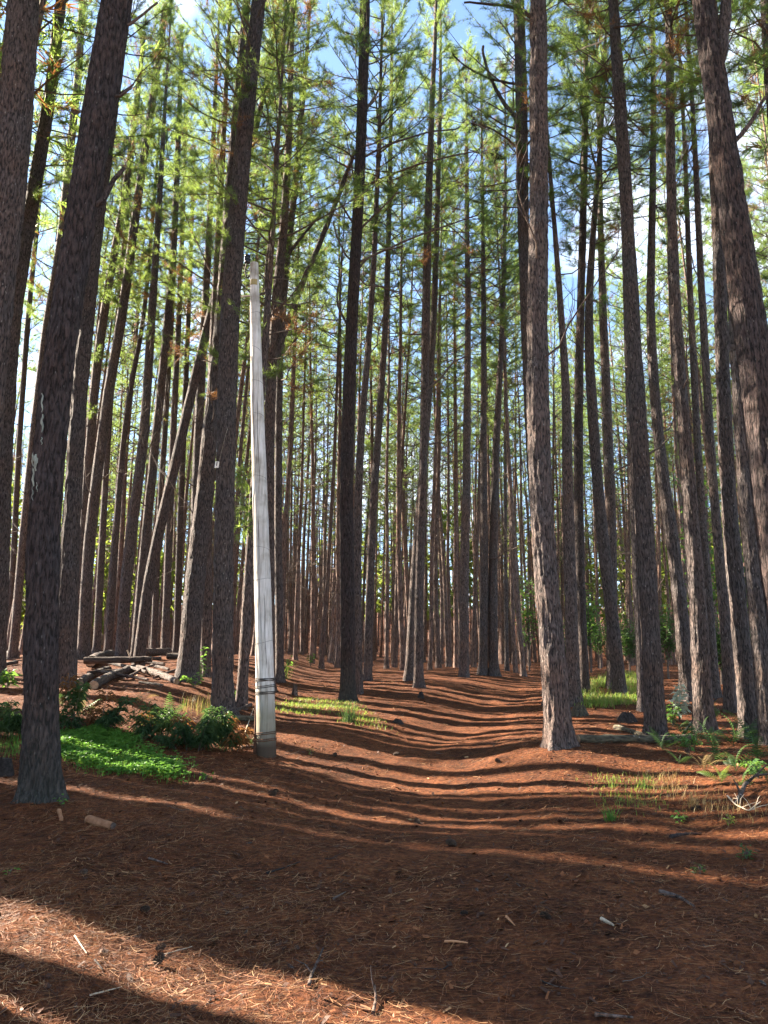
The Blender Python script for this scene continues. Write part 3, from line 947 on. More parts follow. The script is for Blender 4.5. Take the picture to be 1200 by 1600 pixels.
# limbs followed from the photograph
TB = traced_branch
TB('t17', [(424, 575), (434, 540), (450, 500), (487, 406), (519, 328), (553, 237)], 13, 6, 'limb', 4, label='long bare limb rising to the right')
TB('t17', [(438, 420), (459, 387), (482, 358), (500, 337)], 6, 3, 'limb', 2)
TB('t17', [(424, 520), (410, 465), (412, 431), (420, 369)], 6, 3, 'limb', 2)
TB('t20', [(563, 300), (600, 278), (662, 255), (747, 239)], 4, 2, twigs=9, mat=M['twig'], out=-1.0)
TB('t20', [(566, 252), (600, 231), (644, 206), (719, 198)], 4, 2, twigs=9, mat=M['twig'], out=.6)
TB('t20', [(556, 420), (600, 390), (678, 356), (750, 331)], 4, 2, twigs=9, mat=M['twig'], out=.4)
TB('t20', [(566, 190), (582, 165), (594, 140), (604, 100)], 5, 2, twigs=4, mat=M['twig'], out=.6)
TB('t20', [(558, 372), (572, 348), (600, 322), (622, 300)], 4, 2, twigs=5, mat=M['twig'], out=-.5)
TB('t20', [(556, 430), (574, 405), (600, 391), (630, 384)], 4, 2, twigs=5, mat=M['twig'])
TB('t20', [(557, 360), (545, 340), (531, 319), (524, 300)], 4, 2, twigs=3, mat=M['twig'])
TB('t20', [(552, 420), (540, 398), (525, 369), (521, 345)], 4, 2, twigs=3, mat=M['twig'])
TB('t20', [(541, 655), (532, 640), (520, 618), (515, 605)], 3, 1.5, twigs=2, mat=M['twig'])
TB('t20', [(550, 520), (538, 500), (527, 480), (525, 455), (534, 430)], 4, 2, twigs=2, mat=M['twig'])
TB('t31', [(812, 200), (801, 185), (787, 165), (766, 128), (755, 72)], 8, 4, 'limb', 3)
TB('t31', [(770, 140), (762, 131), (734, 109), (706, 81)], 4, 2, 'limb', 4)
TB('t31', [(813, 240), (806, 225), (800, 175), (801, 122)], 4, 2, twigs=2, mat=M['twig'])
TB('t31', [(815, 240), (790, 215), (765, 200), (735, 192)], 4, 2, twigs=9, mat=M['twig'])
TB('t30', [(838, 30), (812, 14), (787, 9), (725, 4)], 7, 3, 'limb', 5)
TB('t1', [(150, 330), (160, 315), (172, 287), (194, 262)], 10, 6, 'limb', 1, label='short broken limb stub')
TB('t1', [(182, 155), (190, 148), (209, 131)], 5, 3, twigs=1, mat=M['twig'])
TB('t1', [(195, 45), (203, 38), (222, 24), (246, 4)], 5, 3, twigs=3, mat=M['twig'])
TB('t43', [(1140, 225), (1156, 212), (1175, 187), (1198, 150)], 9, 5, 'limb', 4)
TB('t43', [(1122, 110), (1128, 75), (1131, 40), (1134, -20)], 22, 17, 'limb', 1, label='second stem of the fork')
TB('t12', [(372, 125), (362, 110), (345, 85), (330, 45)], 4, 2, twigs=4, mat=M['twig'])
TB('t12', [(368, 165), (356, 130), (340, 90), (338, 55)], 4, 2, twigs=3, mat=M['twig'])
TB('t24', [(672, 610), (690, 590), (708, 566), (735, 555)], 4, 2, twigs=4, mat=M['twig'])
TB('t36', [(996, 640), (985, 725), (962, 735), (950, 745)], 4, 2, twigs=1, mat=M['twig'])
TB('t36', [(1010, 715), (1022, 705), (1035, 697), (1046, 683)], 4, 2, twigs=1, mat=M['twig'])
TB('t42', [(1120, 490), (1132, 520), (1141, 610), (1146, 660)], 4, 2, twigs=2, mat=M['twig'])

# low tufts of live needles sprouting from stems
def tuft_mb(n, size, m=0):
    mb = MB()
    pos = rng.normal(0, size * .35, (n, 3))
    d = pos / (np.linalg.norm(pos, axis=1, keepdims=True) + 1e-9)
    needles(mb, pos, d, 14, .22, .011, .5, 0, .3)
    for k in range(0, n, 3):
        tube(mb, np.stack([np.zeros(3), pos[k] * .5 + [0, 0, .03], pos[k]]), np.array([.008, .006, .003]), 4, 1, cap=False)
    return mb


for key, px, py, n, s_ in (('t4', 150, 553, 26, .35), ('t4', 142, 640, 22, .4), ('t16', 383, 745, 30, .35), ('t16', 381, 790, 26, .35), ('t16', 383, 825, 26, .35), ('t26', 700, 605, 20, .3), ('t33', 930, 470, 40, .5), ('t9', 240, 515, 24, .5)):
    root, C, rr, Y, base = TREES[key]
    p = at_depth(px, py, Y - .3) - base
    obj('needle_tuft', tuft_mb(n, s_).mesh('needle_tuft', CM), TRUNK[root.name], p)
for key, px, py, n, s_ in (('t31', 738, 190, 22, .3), ('t31', 752, 198, 18, .25), ('t31', 776, 242, 14, .18)):
    root, C, rr, Y, base = TREES[key]
    p = at_depth(px, py, Y) - base
    obj('dead_needle_clump', tuft_mb(n, s_).mesh('dead_needle_clump', [M['charred'], M['twig']]), TRUNK[root.name], p)

# resin running down the leaning pine
root, C, rr, Y, base = TREES['t1']
for (x0, y0, l, w) in ((75, 622, 30, 3), (76, 655, 28, 4), (75, 690, 12, 2), (60, 712, 22, 5), (66, 716, 26, 7), (61, 735, 30, 4), (60, 765, 22, 2), (68, 760, 14, 2)):
    n = 7
    pts, wd = [], []
    for k in range(n):
        f = k / (n - 1)
        pw = at_depth(x0 + 1.2 * math.sin(k * 1.7 + x0), y0 + l * f, Y) - base
        i = int(np.argmin(np.abs(C[:, 2] - pw.z)))
        dx = np.clip(pw.x - C[i, 0], -rr[i] * .9, rr[i] * .9)
        yy = -math.sqrt(max(1e-4, rr[i] ** 2 - dx ** 2))
        pts.append([C[i, 0] + dx, C[i, 1] + yy - .004, pw.z]); wd.append(w / FPX * Y / 2 * (.35 + .8 * math.sin(math.pi * (f * .85 + .1)) * rng.uniform(.6, 1.2)))
    pts = np.array(pts); wd = np.array(wd)
    mbr = MB()
    tube(mbr, pts, wd, 6, 0, cap=True)
    o = obj('resin_streak', mbr.mesh('resin_streak', M['resin'], True), TRUNK[root.name])
    o['label'] = 'pale green dried resin run on the bark'

# ------------------------------------------------------------------ the dense stand behind
far_trunks = []
for k in range(7):
    zz = np.array([-.3, 0, 2, 5, 9, 14, 19, 24, 26.])
    wob = np.cumsum(rng.normal(0, .09, (9, 2)), axis=0); wob[:2] = 0
    r0 = .110
    rr_ = r0 * np.array([1, 1, .94, .88, .78, .62, .42, .18, .05])
    mbt, C_, _ = trunk_mb(np.column_stack([wob, zz]), rr_, 16, .35, .006, 70 + k)
    far_trunks.append((mbt, mbt.mesh('trunk', M['bark_far'], True), C_))


def stand_tree(x, y, sc, leanx, leany, label, group, crown_k=None, low=False):
    root = empty('pine_tree', (x, y, tz(x, y)))
    root.rotation_euler = (leany, leanx, rng.uniform(0, 6.28))
    # lean is applied in world axes, spin about the stem first
    root.rotation_mode = 'QUATERNION'
    root.rotation_quaternion = Quaternion((0, 1, 0), leanx) @ Quaternion((1, 0, 0), leany) @ Quaternion((0, 0, 1), rng.uniform(0, 6.28))
    root.scale = (sc * rng.uniform(.85, 1.15), sc * rng.uniform(.85, 1.15), sc)
    tag(root, label, 'pine tree', group)
    k = int(rng.integers(len(far_trunks)))
    obj('trunk', far_trunks[k][1], root)
    C_ = far_trunks[k][2]
    lib = crowns_low if low else crowns
    cl = CROWN_L + 4 if low else CROWN_L
    c = obj('crown', lib[int(rng.integers(len(lib)))], root)
    i = int(np.argmin(np.abs(C_[:, 2] - (26 - cl))))
    c.location = Vector(C_[i])
    ax = Vector(C_[-1] - C_[i])
    c.rotation_mode = 'QUATERNION'
    c.rotation_quaternion = Vector((0, 0, 1)).rotation_difference(ax.normalized()) @ Quaternion((0, 0, 1), rng.uniform(0, 6.28))
    db = obj('dead_branches', far_br[int(rng.integers(len(far_br)))], root)
    db['kind'] = 'stuff'
    return root


STAND_L = 'slender pine in the crowded rows far back behind the log pile and utility pole'
STAND_M = 'slender pine in the crowded rows closing the view beyond the path bend'
STAND_R = 'slender pine among the shaded rows far back behind the bright grass'
placed = list(traced_xy)


def free(x, y, dmin):
    return all((x - a) ** 2 + (y - b) ** 2 > dmin * dmin for a, b in placed)


CA, SA = math.cos(SUN_AZ), math.sin(SUN_AZ)


def in_shaft(x, y):
    # gaps in the canopy where sun reaches the grass, the half lit pine and the bend of the path
    for (gx_, gy_) in ((5.6, 19.6), (6.5, 14.2), (1.0, 21.5), (2.8, 24.5), (-2.5, 27.0)):
        du = abs((x - gx_) * CA - (y - gy_) * SA); t = (x - gx_) * SA + (y - gy_) * CA
        if (1 < t < 21 and du < .55) or (21 <= t < 48 and du < 2.0): return True
    return False


def px_of(x, y, z):
    dz = z - CAM_H
    return 600 + FPX * x / (y * CP + dz * SP)


# rows that can be told apart at the far edge of the open floor
row = [(436, 30), (447, 31), (461, 33), (474, 32), (487, 34), (501, 31), (516, 30), (528, 33), (604, 33), (617, 35), (631, 30), (671, 31), (686, 33), (700, 36), (713, 33), (741, 35), (806, 31), (818, 30), (338, 31), (362, 33), (395, 32), (410, 30), (8, 30), (30, 31), (100, 32), (88, 30)]
count = 0
for px, d in row:
    y = d + rng.uniform(-.6, .6)
    x = (px - 600) / FPX * (y * CP + .8 * SP)
    if not free(x, y, .7): continue
    placed.append((x, y))
    lab = STAND_L if px < 540 else STAND_M
    stand_tree(x, y, rng.uniform(.86, 1.05), R(rng.normal(1.6 if px < 540 else .6, 1.3)), R(rng.normal(0, 1.2)), lab, 'slender pines in the dense stand')
    count += 1
tries = 0
while count < 250 and tries < 20000:
    tries += 1
    y = math.sqrt(rng.uniform(25 ** 2, 74 ** 2))
    x = y * rng.uniform(-.62, .62)
    xc = float(np.interp(y, TY, TX))
    if abs(x - xc) < 2.2 and y < 40: continue
    if x > 2.5 and y < 30 and x < .36 * y: continue
    if not free(x, y, 1.45 if y < 45 else 1.7) or in_shaft(x, y): continue
    # the wood opens towards the sunny side on the left
    if x < -17 and y < 62 and rng.random() < .8: continue
    placed.append((x, y))
    u = x / y
    lab = STAND_L if u < -.07 else (STAND_M if u < .2 else STAND_R)
    stand_tree(x, y, rng.uniform(.78, 1.06), R(rng.normal(.9, 1.6)), R(rng.normal(0, 1.4)), lab, 'slender pines in the dense stand', low=(y > 29 and rng.random() < .55))
    count += 1

# ------------------------------------------------------------------ woods round about, one mass
def mass_woods():
    mb = MB()
    crow = [crown_mb(CROWN_L, 2.6, 30, 4, 5, .45, .052, sides=3, twig_tubes=False) for _ in range(3)]
    crow_low = [crown_mb(CROWN_L + 9, 3.6, 34, 4, 6, .60, .075, sides=3, twig_tubes=False, low=.8) for _ in range(3)]
    stems = []
    for k in range(4):
        zz = np.array([-.3, 0, 2, 6, 12, 18, 26.])
        wob = np.cumsum(rng.normal(0, .08, (7, 2)), axis=0); wob[:2] = 0
        m_, _, _ = trunk_mb(np.column_stack([wob, zz]), .17 * np.array([1, 1, .94, .85, .68, .45, .05]), 9, 1.0, 0, 90 + k)
        m_.M[4] = [np.full(len(f), 3, int) for f in m_.F[4]]
        stems.append(m_)

    thin = []
    for k in range(4):
        zz = np.array([-.3, 0, 4, 12, 26.])
        wob = np.cumsum(rng.normal(0, .14, (5, 2)), axis=0); wob[:2] = 0
        m_, _, _ = trunk_mb(np.column_stack([wob, zz]), .16 * np.array([1, 1, .9, .68, .08]), 6, 3.0, 0, 97 + k)
        m_.M[4] = [np.full(len(f), 3, int) for f in m_.F[4]]
        thin.append(m_)

    def put(x, y, sc, low=False, crown=True, lean=1.0):
        m = Matrix.Translation((x, y, tz(x, y))) @ Matrix.Rotation(R(rng.normal(0, 1.6)) * lean, 4, 'X') @ Matrix.Rotation(R(rng.normal(.5, 1.6)) * lean, 4, 'Y') @ Matrix.Rotation(rng.uniform(0, 6.28), 4, 'Z') @ Matrix.Scale(sc, 4)
        mb.merge((stems if crown else thin)[int(rng.integers(4))], m)
        if crown:
            lib = crow_low if low else crow
            mb.merge(lib[int(rng.integers(3))], m @ Matrix.Translation((0, 0, 26 - CROWN_L - (9 if low else 0))))

    # unseen trees added on the left to cast shade bands, thinner further on
    ca, sa = math.cos(SUN_AZ), math.sin(SUN_AZ)
    rb = np.random.default_rng(5)
    for k, u in enumerate((2.3, 2.52, 2.72, 2.92, 3.10, 3.26, 3.98, 4.12, 4.24, 8.78, 8.98, 9.2)):
        t = 1.44 * u + 1.6 + (3.0, 8.5, .5, 5.5, 11.0, 1.8, 5.0, 1.0, 9.0, 2.0, 5.0, 3.4)[k]
        x, y = u * ca + t * sa, -u * sa + t * ca
        placed.append((x, y)); put(x, y, .95 if k == 6 else 1.05, lean=.06)
    u, k = 4.54, 0
    while u < 8.2:
        t = min(21.5, 1.44 * u + 1.5 + (0, 4.5, 9, 13, 2.2, 6.7, 11.2)[k % 7]) + rb.uniform(0, .5)
        x, y = u * ca + t * sa, -u * sa + t * ca
        placed.append((x, y)); put(x, y, rb.uniform(1.02, 1.14), lean=.12)
        u += rb.uniform(.17, .215); k += 1
    for k, u in enumerate((4.70, 4.80, 4.90, 5.12, 5.24, 5.36, 5.5, 5.75, 6.0)):
        t = 1.44 * u + 2.6 + (1.0, 7.9, 4.0, 10.5, .3, 6.0, 2.6, 9.0, 5.0)[k]
        x, y = u * ca + t * sa, -u * sa + t * ca
        placed.append((x, y)); put(x, y, 1.0, lean=.1)
    for u, t in ((5.9, 24.0), (6.5, 26.5), (5.9, 29.5), (6.5, 32.0), (6.0, 35.0), (6.4, 38.0), (6.1, 41.0)):  # unseen crowns added in line to shade the near ground
        x, y = u * ca + t * sa, -u * sa + t * ca
        placed.append((x, y)); put(x, y, 1.0, lean=.2)
    for n_, u0, u1, t0, t1, dmin in ((14, 9.3, 13.0, 8.0, 21, 1.5), (10, 13, 26, 16, 30, 2.0)):
        n = tr = 0
        while n < n_ and tr < 6000:
            tr += 1
            u, t = rb.uniform(u0, u1), rb.uniform(t0, t1)
            x, y = u * ca + t * sa, -u * sa + t * ca
            if x > -.56 * y - .9 or not free(x, y, dmin) or in_shaft(x, y): continue
            placed.append((x, y)); put(x, y, rb.uniform(.85, 1.1)); n += 1
    # right side out of view
    n = 0
    while n < 22:
        x = rng.uniform(5, 26); y = rng.uniform(2, 30)
        if x < .60 * y + 1.2 or not free(x, y, 2.0): continue
        placed.append((x, y)); put(x, y, rng.uniform(.85, 1.1)); n += 1
    # unseen trees added behind the viewer to dim the sky fill
    n = 0
    while n < 40:
        x = rb.uniform(-26, 26); y = rb.uniform(-30, 1.5)
        if x * x + y * y < 16 or not free(x, y, 2.6): continue
        placed.append((x, y)); put(x, y, rb.uniform(.9, 1.15)); n += 1
    # thin stems packed along the far rows
    n = 0
    while n < 800:
        y = math.sqrt(rb.uniform(42 ** 2, 112 ** 2)); x = y * rb.uniform(-.66, .66)
        if x < -24 and rb.random() < .5 or not free(x, y, .75): continue
        placed.append((x, y)); put(x, y, rb.uniform(.5, .78), crown=False); n += 1
    # far belt closing the view
    n = 0
    while n < 120:
        y = math.sqrt(rng.uniform(74 ** 2, 120 ** 2)); x = y * rng.uniform(-.75, .75)
        if not free(x, y, 1.6): continue
        placed.append((x, y)); put(x, y, rng.uniform(.7, 1.0), low=rng.random() < .8); n += 1
    # leafy understorey at the far edge
    for k in range(150):
        y = math.sqrt(rng.uniform(50 ** 2, 105 ** 2)); x = y * rng.uniform(-.72, .72)
        if abs(x) < .33 * y and k % 3: continue
        w, h = rng.uniform(1.5, 3.5), rng.uniform(4.0, 13.0)
        n = 240
        a = rng.normal(0, 1, (n, 3)); a /= np.linalg.norm(a, axis=1, keepdims=True)
        a *= rng.uniform(.35, 1, (n, 1)) ** .5
        pos = np.array([x, y, tz(x, y) + h * .62 + 1.2]) + a * np.array([w, w, h * .45])
        needles(mb, pos, a, 2, .9, .30, .8, 4)
    o = obj('surrounding_woods', mb.mesh('surrounding_woods', [M['needle'], M['twig'], M['needle_dead'], M['bark_far'], M['understorey']], False))
    tag(o, 'distant mass of pine woodland closing the view behind the rows of trunks, plus unseen trees added for shade', 'woodland', kind='stuff')


mass_woods()

# ------------------------------------------------------------------ undergrowth
def in_poly(x, y, poly):
    c = np.zeros(len(x), bool)
    n = len(poly)
    for i in range(n):
        x0, y0 = poly[i]; x1, y1 = poly[(i + 1) % n]
        cond = ((y0 > y) != (y1 > y)) & (x < (x1 - x0) * (y - y0) / (y1 - y0 + 1e-12) + x0)
        c ^= cond
    return c


def sample_poly(pxpoly, n, edge=.12):
    W = [ground_at(a, b) for a, b in pxpoly]
    W = [(v.x, v.y) for v in W]
    xs = [w[0] for w in W]; ys = [w[1] for w in W]
    X, Y_ = [], []
    while len(X) < n:
        x = rng.uniform(min(xs) - edge, max(xs) + edge, n * 2); y = rng.uniform(min(ys) - edge, max(ys) + edge, n * 2)
        jx, jy = x + rng.normal(0, edge, n * 2), y + rng.normal(0, edge, n * 2)
        k = in_poly(x, y, W) & (vnoise(x * 3.5, y * 3.5, 0, 31) > -.28)
        X += list(jx[k]); Y_ += list(jy[k])
    return np.array(X[:n]), np.array(Y_[:n])


def blades(mb, x, y, h, w, m=0, lean=.45, z=None):
    n = len(x)
    z0 = terrain(x, y) - .005 if z is None else z
    a = rng.uniform(0, 6.283, n)
    hh = h * rng.uniform(.5, 1.25, n); ln = lean * hh * rng.uniform(.2, 1.4, n)
    ax, ay = np.cos(a), np.sin(a)
    sx, sy = -ay * w / 2, ax * w / 2
    pts = []
    for f, g, ws in ((0, 0, 1), (.55, .35, .8), (1.0, 1.0, 0)):
        cx, cy, cz = x + ax * ln * g, y + ay * ln * g, z0 + hh * (f - .12 * g * g)
        if ws:
            pts += [np.stack([cx - sx * ws, cy - sy * ws, cz], -1), np.stack([cx + sx * ws, cy + sy * ws, cz], -1)]
        else:
            pts += [np.stack([cx, cy, cz], -1)]
    V = np.stack(pts, 1)
    b = mb.n + np.arange(n)[:, None] * 5
    mb.V.append(V.reshape(-1, 3))
    mb.F[4].append(b + np.array([0, 1, 3, 2])); mb.M[4].append(np.full(n, m))
    mb.F[3].append(b + np.array([2, 3, 4])); mb.M[3].append(np.full(n, m))
    mb.n += n * 5


def leaves(mb, pos, d, L, w, m=0, fold=.18, droop=.25):
    """folded leaf: two triangles pairs along a midrib"""
    n = len(pos)
    d = d / (np.linalg.norm(d, axis=1, keepdims=True) + 1e-9)
    up = np.array([0, 0, 1.]) + rng.normal(0, .45, (n, 3))
    side = np.cross(d, up); side /= np.linalg.norm(side, axis=1, keepdims=True) + 1e-9
    nor = np.cross(side, d)
    L = (L * rng.uniform(.65, 1.2, n))[:, None]; w = (w * rng.uniform(.75, 1.2, n))[:, None]
    p0 = pos
    mid = pos + d * L * .5
    tip = pos + d * L + np.array([0, 0, -1.]) * L * droop
    l = mid + side * w * .5 + nor * w * fold
    r = mid - side * w * .5 + nor * w * fold
    V = np.stack([p0, l, tip, r, mid - np.array([0, 0, 1.]) * L * droop * .15], 1)
    b = mb.n + np.arange(n)[:, None] * 5
    mb.V.append(V.reshape(-1, 3))
    for f in ([0, 4, 1], [1, 4, 2], [0, 3, 4], [4, 3, 2]):
        mb.F[3].append(b + np.array(f)); mb.M[3].append(np.full(n, m))
    mb.n += n * 5


def stuff_patch(name, label, cat, poly, n, h, w, mats, extra=None, lean=.45):
    x, y = sample_poly(poly, n)
    mb = MB()
    k = rng.random(n) < .8
    blades(mb, x[k], y[k], h, w, 0, lean)
    if (~k).any():
        blades(mb, x[~k], y[~k], h * 1.1, w * .8, 1 if len(mats) > 1 else 0, lean)
    if extra:
        extra(mb, x, y)
    o = obj(name, mb.mesh(name, mats))
    tag(o, label, cat, kind='stuff')


def clover(mb, x, y):
    n = len(x)
    hh = rng.uniform(.02, .11, n) * (1 + .5 * vnoise(x * 2, y * 2, 0, 12))
    z = terrain(x, y) + hh
    for k in range(4):
        a = k * 1.57 + rng.uniform(0, 6.28, n)
        leaves(mb, np.stack([x, y, z], -1), np.stack([np.cos(a), np.sin(a), rng.uniform(-.1, .5, n)], -1), .042, .030, 0, .1, .1)


stuff_patch('ground_cover', 'bright green clover like ground cover right of the dark leaning pine foot', 'ground cover',
            [(92, 1150), (150, 1146), (188, 1150), (203, 1168), (245, 1186), (288, 1210), (272, 1218), (238, 1210), (205, 1202), (172, 1212), (150, 1203), (128, 1192), (105, 1186)],
            5200, .11, .009, [M['clover'], M['grass']], clover)
stuff_patch('grass', 'short green grass strip in front of the tall dark middle pine', 'grass',
            [(432, 1100), (470, 1092), (530, 1094), (562, 1106), (602, 1136), (588, 1141), (548, 1131), (498, 1119), (438, 1114)],
            3000, .085, .008, [M['grass'], M['straw']], lean=.9)
stuff_patch('grass', 'bright sunlit grass between the trunks right of the biggest pine', 'grass',
            [(902, 1098), (915, 1078), (940, 1058), (985, 1055), (1010, 1068), (1004, 1100), (975, 1102), (940, 1106), (912, 1108)],
            5200, .20, .012, [M['grass'], M['straw']], lean=.7)
stuff_patch('dry_grass', 'pale dry grass stalks on the bank in front of the tagged pine', 'grass',
            [(288, 1108), (325, 1104), (338, 1112), (325, 1122), (290, 1120)], 130, .34, .007, [M['straw'], M['grass']], lean=.25)
stuff_patch('grass', 'thin scattered grass on the bank right of the path', 'grass',
            [(930, 1215), (1010, 1215), (1040, 1240), (1030, 1262), (985, 1268), (940, 1258)], 420, .08, .006, [M['grass'], M['grass']])
stuff_patch('dry_grass', 'dry straw coloured grass lit by the sun near the bleached twigs', 'grass',
            [(1010, 1215), (1040, 1205), (1090, 1235), (1120, 1262), (1190, 1268), (1195, 1282), (1120, 1285), (1040, 1240)], 420, .12, .005, [M['straw'], M['straw']], lean=.6)
stuff_patch('grass', 'low green grass at the foot of the dark heap by the left edge', 'grass',
            [(10, 1165), (32, 1150), (34, 1180), (18, 1185)], 260, .12, .008, [M['clover'], M['grass']])


def size_at(px, py, wpx):
    g = ground_at(px, py)
    return g, wpx / FPX * depth_axis(g)


# --- shrubs: foliage of narrow leaves on stems
def shrub(px, py, wpx, hpx, label, mat, leafL=.21, leafW=.024, n=900, name='shrub', droop=.6, dead=.0):
    g, w = size_at(px, py, wpx)
    h = hpx / FPX * depth_axis(g)
    root = empty(name, g)
    tag(root, label, 'shrub')
    st, fo = MB(), MB()
    ns = max(5, int(w * 12))
    tips = []
    for k in range(ns):
        a = rng.uniform(0, 6.28); rr_ = math.sqrt(rng.random()) * w * rng.choice([.44, .5, .62])
        e = np.array([math.cos(a) * rr_, math.sin(a) * rr_ * .7, h * (1 - .35 * (rr_ / (w * .5)) ** 2) * rng.uniform(.25, 1.3)])
        b0 = e * np.array([.35, .35, 0]) + [0, 0, -.03]
        P = np.stack([b0, b0 * .5 + e * .5 + [0, 0, h * .1], e])
        tube(st, P, np.array([.008, .006, .003]), 4, 0, cap=False)
        tips.append(P)
    per = int(n * .8) // ns
    for P in tips:
        f = rng.uniform(.25, 1.0, per)
        pos = np.where((f < .5)[:, None], P[0] + (P[1] - P[0]) * (f * 2)[:, None], P[1] + (P[2] - P[1]) * (f * 2 - 1)[:, None]) + rng.normal(0, .02, (per, 3))
        d = rng.normal(0, 1, (per, 3)); d[:, 2] = np.abs(d[:, 2]) * .5 + .1
        leaves(fo, pos, d, leafL * rng.uniform(.7, 1.3), leafW, 1 if rng.random() < .14 else 0, .15, droop)
    obj('foliage', fo.mesh('foliage', [mat, M['needle_dead']]), root)
    obj('stems', st.mesh('stems', M['twig']), root)
    return root


shrub(300, 1172, 118, 62, 'dark green narrow leaved shrub left of the utility pole, largest on the bank', M['shrub'], n=1500)
shrub(243, 1152, 74, 40, 'dark green shrub between the bright patch and the largest bank shrub', M['shrub'], n=700)
shrub(362, 1172, 58, 46, 'small dark shrub touching the rusty stake of the utility pole', M['shrub'], n=520)
shrub(150, 1146, 104, 74, 'dark brownish shrub heap behind the bright green patch', M['shrub'], n=1000, leafL=.18)
shrub(106, 1135, 46, 62, 'green leafy shrub at the foot of the straight grey pine', M['fern'], n=420)
shrub(12, 1150, 66, 60, 'low tangled shrub at the left photo edge beside the leaning pine', M['shrub'], n=520)


def fern_frond(L, pairs, w, arch):
    mb = MB()
    s = np.linspace(0, 1, 9)
    P = np.stack([L * s * .85, 0 * s, L * (arch * s - (arch * .85) * s ** 2.2)], -1)
    tube(mb, P, .004 * (1 - .8 * s) * (L / .6), 3, 0, cap=False)
    f = np.repeat(np.linspace(.16, .98, pairs), 2)
    sgn = np.tile([1, -1], pairs)
    pos = np.stack([np.interp(f, s, P[:, c]) for c in range(3)], -1)
    T = np.stack([np.interp(f, s, np.gradient(P[:, c])) for c in range(3)], -1)
    T /= np.linalg.norm(T, axis=1, keepdims=True)
    d = T * .45 + np.stack([0 * f, sgn, -.12 + 0 * f], -1)
    d /= np.linalg.norm(d, axis=1, keepdims=True)
    ln = w * np.sin(np.pi * (f * .78 + .2)) + .01
    wd = L * .021
    tip = pos + d * ln[:, None] + np.array([0, 0, -.06]) * ln[:, None] * 3
    md = pos + d * ln[:, None] * .45
    V = np.stack([pos - T * wd * .4, md - T * wd * .55, tip, md + T * wd * .55, pos + T * wd * .4], 1)
    b = mb.n + np.arange(len(f))[:, None] * 5
    mb.V.append(V.reshape(-1, 3))
    mb.F[4].append(b + np.array([0, 1, 3, 4])); mb.M[4].append(np.zeros(len(f), int))
    mb.F[3].append(b + np.array([1, 2, 3])); mb.M[3].append(np.zeros(len(f), int))
    mb.n += len(f) * 5
    return mb


fr_mb = [fern_frond(.72, 13, .115, .75), fern_frond(.72, 14, .09, .6), fern_frond(.72, 12, .125, .5)]
fr = {k: [m_.mesh('frond', M[k]) for m_ in fr_mb] for k in ('fern', 'straw', 'grass')}


def fern(px, py, wpx, n, label, mat='fern'):
    g, w = size_at(px, py, wpx)
    root = empty('fern', g)
    tag(root, label, 'fern', 'ferns on the forest floor')
    for k in range(max(5, n - 2)):
        o = obj('frond', fr[mat][k % 3], root)
        o.rotation_euler = (rng.normal(0, .4), -rng.uniform(.15, 1.15), k * 2.4 + rng.uniform(-.4, .4))
        s_ = w * 1.1 * rng.uniform(.55, 1.25)
        o.scale = (s_, s_, s_)


fern(1100, 1205, 62, 9, 'yellowing fern at the front left of the right hand fern bank', 'straw')
fern(1118, 1195, 95, 10, 'green fern below the speckled pine, beside the yellowing fern')
fern(1150, 1205, 80, 9, 'low green fern at the front of the fern bank')
fern(1145, 1165, 85, 10, 'bright fern in front of the half lit pine')
fern(1185, 1190, 85, 10, 'arching fern at the right photo edge below the grey pine')
fern(1200, 1225, 50, 7, 'small fern lowest at the right photo edge')
fern(1035, 1172, 50, 8, 'feathery fern drooping over the mossy fallen log')
fern(1068, 1150, 60, 9, 'fern under the pale leaved shrub behind the log')
fern(1115, 1130, 48, 8, 'fern behind the speckled pine at its right side')
fern(1172, 1160, 80, 9, 'fern between the half lit pine and the grey pine')
fern(1160, 1230, 60, 8, 'drooping fern above the dark lichen spotted branch')
fern(1128, 1222, 56, 8, 'fern low on the bank under the green fern', 'grass')
fern(1086, 1168, 60, 9, 'fern right of the propped dark branch foot')
fern(1062, 1195, 46, 7, 'thin fern at the left front of the fern bank')
fern(130, 1118, 60, 8, 'dark fern on top of the heap right of the grey pine foot')
fern(262, 1130, 60, 8, 'fern rising at the back of the dark shrubs')
fern(330, 1150, 60, 8, 'fern among the largest dark shrub near its right end')
fern(1108, 1160, 70, 9, 'fern behind the green fern, close to the speckled pine foot')
fern(1198, 1150, 60, 9, 'fern at the right photo edge behind the arching fern')
broad_shrub_later = [(1075, 1180, 46, 30, 'leafy undergrowth plant between the log end and the fern bank'), (1185, 1215, 40, 26, 'leafy undergrowth plant low at the right end of the fern bank')]
fern(218, 1098, 38, 7, 'pale yellow fern in front of the log pile', 'straw')
fern(232, 1148, 52, 8, 'green fern between the bright patch and dark shrubs')
fern(222, 1166, 36, 7, 'small fern at the upper right rim of the bright patch')
fern(97, 1105, 36, 7, 'fern at the right foot of the straight grey pine')
fern(392, 1165, 36, 7, 'fern growing at the left of the rusty stake')
fern(180, 1120, 34, 7, 'sunlit fern tip on top of the dark shrub heap', 'grass')


